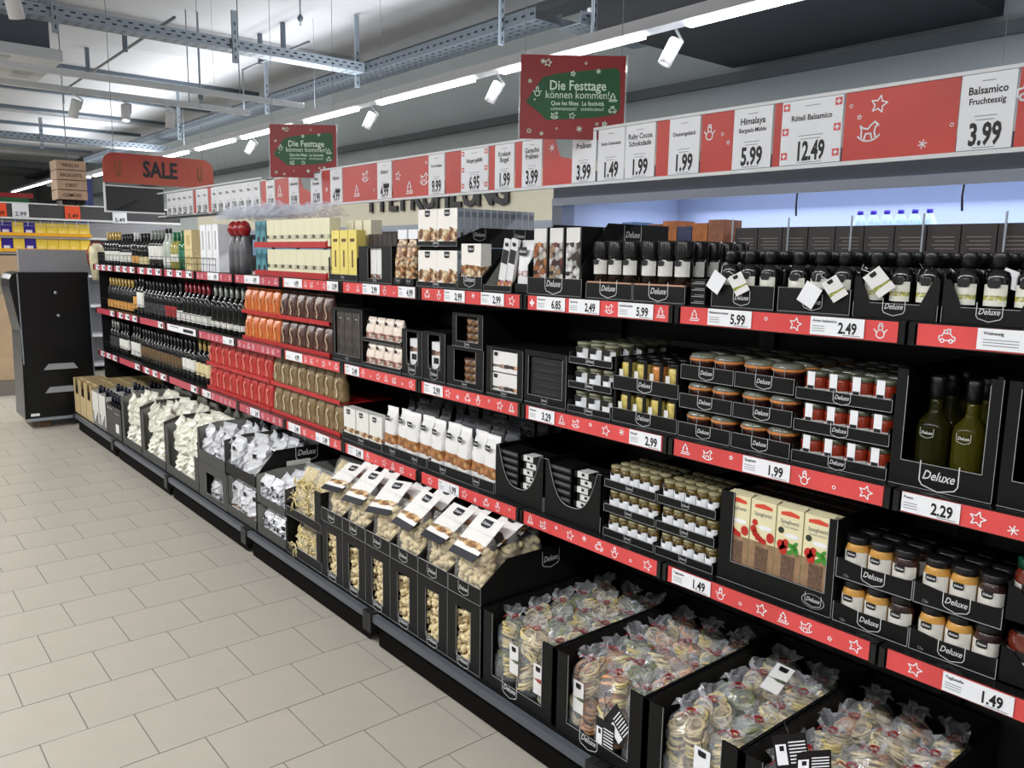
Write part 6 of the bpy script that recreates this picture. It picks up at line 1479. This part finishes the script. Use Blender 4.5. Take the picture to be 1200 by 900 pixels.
# two tier box with lower window
t = thing('window_box', 'dark grey box with window showing silver snack bags near the white bag bins', 'box', (BXF, 4.765, ZB), me=window_box_mesh(.45, .60, .215, -.17, .10, .035, .165, m=GRC).mesh('window_box'))
fill_bags(fs_[:2], 4.60, 4.90, ZB + .006, 'snack bags behind the grey window', 1, 2, h=.12, emb_=False, x0=.03)
for o_ in [o for o in COL.objects if o.get('label', '').endswith('snack bags behind the grey window')]: o_.scale = (.8, .8, .75)
bin_(4.54, 4.99, ZB + .222, .22, .07, 'upper dark grey bin of silver nut bags with tall rear wall', GRC, posts=.03); fill_bags(fs_, 4.54, 4.99, ZB + .229, 'silver bags above the grey window box', 4, 3, dx=.11)
for k, (y0, y1) in enumerate(((4.995, 5.64), (5.645, 6.19), (6.195, 6.70))):
    w_ = ['nearest', 'middle', 'farthest'][k]
    bin_(y0, y1, ZB, .36 + .02 * k, .06, f'{w_} bin of crumpled white bags with black left flank', GRC, posts=.07, d=.60)
    if k == 0: obj('front_post', MB().box(0, .004, -.32, -.25, .06, .22, GRC), COL.objects[-1] if False else [o for o in COL.objects if o.get('label', '').startswith('nearest bin')][0])
    fill_bags(fw_, y0 + .03, y1 - .05, ZB + .17, f'{w_} bin of crumpled white bags', 5, 4, x0=.03, dx=.11, emb_=False, zj=.03)
    for q in range(2): thing('foil_bag', f"{['left', 'right'][q]} low white bag under the heap in the {w_} white bag bin", 'bag', (BXF + .015, (y0 + y1) / 2 + .1 - q * .2, ZB + .006), (0, 0, 0), None, fw_[q], (.9, 1.1, .74))
# ---- wine cartons
DCG = mat('dark_grey_carton', (.24, .235, .225), .6); WCT = mat('white_carton', (.80, .80, .78), .5); TAN = mat('tan_carton', (.72, .64, .48), .6)
t = thing('bottle_crate', 'dark grey carton full of black bottle tops behind the white bags', 'carton', (BXF, 6.945, ZB), me=tray_mesh(.445, .60, .265, .25, m=DCG, line=False, side_front=.25).mesh('bottle_crate'))
obj('carton_print', MB().box(-.0012, 0, -.15, -.06, .05, .12, LW).box(-.0012, 0, -.17, -.05, .20, .206, EDGE).box(-.0012, 0, .03, .18, .22, .226, EDGE), t)
cbp = proto([('bottle_glass', MB().lathe([(.034, 0), (.036, .01), (.036, .19), (.014, .24), (.014, .29)], DKG, 10)), ('capsule', MB().lathe([(.016, .25), (.016, .325), (.012, .328)], mat('navy_capsule', (.08, .09, .16), .2), 10))])
for q in range(5):
    for c in range(5): put(cbp, 'wine_bottle', (f'{ORD[c]} dark capped bottle in the front row of the dark grey carton' if q == 0 else 'dark capped bottle standing inside the dark grey carton'), 'bottle', (BXF + .05 + q * .095, 6.945 + .17 - c * .085, ZB + .006), group=None if q == 0 else 'bottles in the grey carton')
for k, yc in enumerate((7.285, 7.51)):
    mb = tray_mesh(.218, .58, .29, .29, m=WCT, line=False)
    for i in range(6): mb.box(-.001, 0, -.10 + i * .033, -.10 + i * .033 + .020, .0, .03 + .03 * ((i * 7) % 4), INK)
    for i in range(3): mb.box(.14 * (i + 1), .14 * (i + 1) + .004, -.1, .1, .01, .28, WCT)
    t = thing('bottle_carton', ['right', 'left'][k] + ' white wine carton with black skyline print', 'carton', (BXF, yc, ZB), me=mb.mesh('bottle_carton'))
    for q in range(4):
        for c in range(2): put(cbp, 'wine_bottle', f"{['left', 'right'][c]} bottle of row {ORD[q]} in the {['right', 'left'][k]} white wine carton", 'bottle', (BXF + .06 + q * .14, yc + .05 - c * .1, ZB + .006))
for k in range(3):
    yc = 7.735 + k * .222
    dp = .60 if k < 2 else .245
    mb = tray_mesh(.218, dp, .32, .18, m=TAN, line=False, side_front=.32)
    mb.box(0, .004, -.109, -.055, .18, .32, TAN).box(0, .004, .055, .109, .18, .32, TAN).box(.012, .016, -.10, .10, .01, .20, INK)
    for i in range(4 if k < 2 else 1): mb.box(.06 + .13 * i, .064 + .13 * i, -.105, .105, .01, .318, TAN)
    mb.box(.07, dp - .01, -.002, .002, .01, .317, TAN).box(.02, dp - .01, -.10, .10, .01, .24, BLACK)  # added black block inside keeps the cells between the dividers dark
    thing('bottle_carton', f"{['nearest', 'middle', 'farthest'][k]} tan wine carton with dark front cut-out beside the cabinet", 'carton', (BXF, yc, ZB), me=mb.mesh('bottle_carton'))
# dark low boxes behind the bins, under the lowest wine shelf
dm = MB().box(0, .08, -.15, .15, 0, .30, mat('dark_rear_carton', (.13, .13, .13), .5)).mesh('dark_carton')
for i in range(9): thing('dark_carton', f'{ORD[8 - i]} dark carton from the left standing behind the bag bins', 'carton', (2.258, 4.95 + i * .33, .157), me=dm)

# ================================================================= LABELS OF REAR ROWS
# each rear item is told apart by its row (counted back from the front) and its place from the left
_short = [('one of the glowing white bottles with purple caps lined up inside the cooler', 'glowing white bottle with purple cap in the cooler'),
          ('black capped dark bottle in the rows behind the tagged front bottles', 'rear dark bottle behind the tagged ones'),
          ('spice mill in the rows behind, seen past the right mill tray', 'rear spice mill of the right tray'),
          ('spice mill in the rows behind, in the left mill tray', 'rear spice mill of the left tray'),
          ('grey sided almond box in the deep row behind the upper right one', 'grey sided almond box behind the upper one'),
          ('oil bottle in the rear rows of the edge box', 'rear oil bottle of the edge box'),
          ('oil bottle in the rear rows of the large logo box', 'rear oil bottle of the logo box'),
          ('red sauce jar with white paper band, rows behind the top front ones', 'rear red sauce jar on the top tray'),
          ('right stack clamp jar with orange ring, rows behind the top front ones', 'rear clamp jar on the right top tray'),
          ('left stack clamp jar with orange ring, rows behind the top front ones', 'rear clamp jar on the left top tray'),
          ('pickled vegetable jar in the rows behind the partitioned tray front', 'rear pickled vegetable jar, partitioned tray'),
          ('small olive paste jar with white label, rows behind the top front ones', 'rear olive paste jar on the top tray'),
          ('top end of a spaghetti pack in the rows behind the window', 'rear spaghetti pack top in the window box'),
          ('small antipasti jar of the right stack, rows behind the top front ones', 'rear antipasti jar of the right stack'),
          ('small antipasti jar of the left stack, rows behind the top front ones', 'rear antipasti jar of the left stack'),
          ('grey nut bag in the dark rows behind the front bags of the short tray', 'rear grey nut bag of the short tray'),
          ('grey nut bag in the dark rows behind the front bags', 'rear grey nut bag of the long tray'),
          ('candy packs on the', 'candy pack on the'), (' past the black cabinet', ''),
          ('pasta nest bag in the rear rows', 'pasta bag'), (', first nest box from the right edge', ' in the rightmost nest box'), (', second nest box from the right edge', ' in the second nest box'),
          (', third nest box from the right edge', ' in the third nest box'), (', nest box beside the pasta shells', ' in the leftmost nest box'),
          ('bag in the rear rows, upper bin of snow white bags', 'rear bag of the upper snow white bin'), ('bag in the rear rows, silver bags with the black logo side tray', 'rear silver bag of the logo side tray'),
          ('bag in the rear rows, silver bags above the grey window box', 'rear silver bag above the grey window box'), ('bag in the rear rows, ', 'rear bag, '),
          ('dark capped bottle standing inside the dark grey carton', 'rear bottle inside the dark grey carton')]
_short += [('dip jar in the rear rows of the', 'rear dip jar of the')]
_by = {}
for o in COL.objects:
    if o.parent is None and 'label' in o: _by.setdefault(o['label'], []).append(o)
for lb_, os_ in _by.items():
    if len(os_) < 2: continue
    base = lb_
    for a_, b_ in _short: base = base.replace(a_, b_)
    xs_ = []
    for o in sorted(os_, key=lambda o: o.location.x):
        if not xs_ or o.location.x - xs_[-1] > .022: xs_.append(o.location.x)
    if lb_.startswith(('yellow candy', 'purple candy')):
        for i_, o in enumerate(sorted(os_, key=lambda o: o.location.x)): o['label'] = f'{base}, {ORD[i_]} from left'
        continue
    rows_ = {}
    for o in os_: rows_.setdefault(min(range(len(xs_)), key=lambda i: abs(xs_[i] - o.location.x)), []).append(o)
    for r_, ro in rows_.items():
        for i_, o in enumerate(sorted(ro, key=lambda o: -o.location.y)):
            o['label'] = base + (f', {ORD[r_]} row back' if len(xs_) > 1 else '') + (f', {ORD[i_]} from left' if len(ro) > 1 else '')
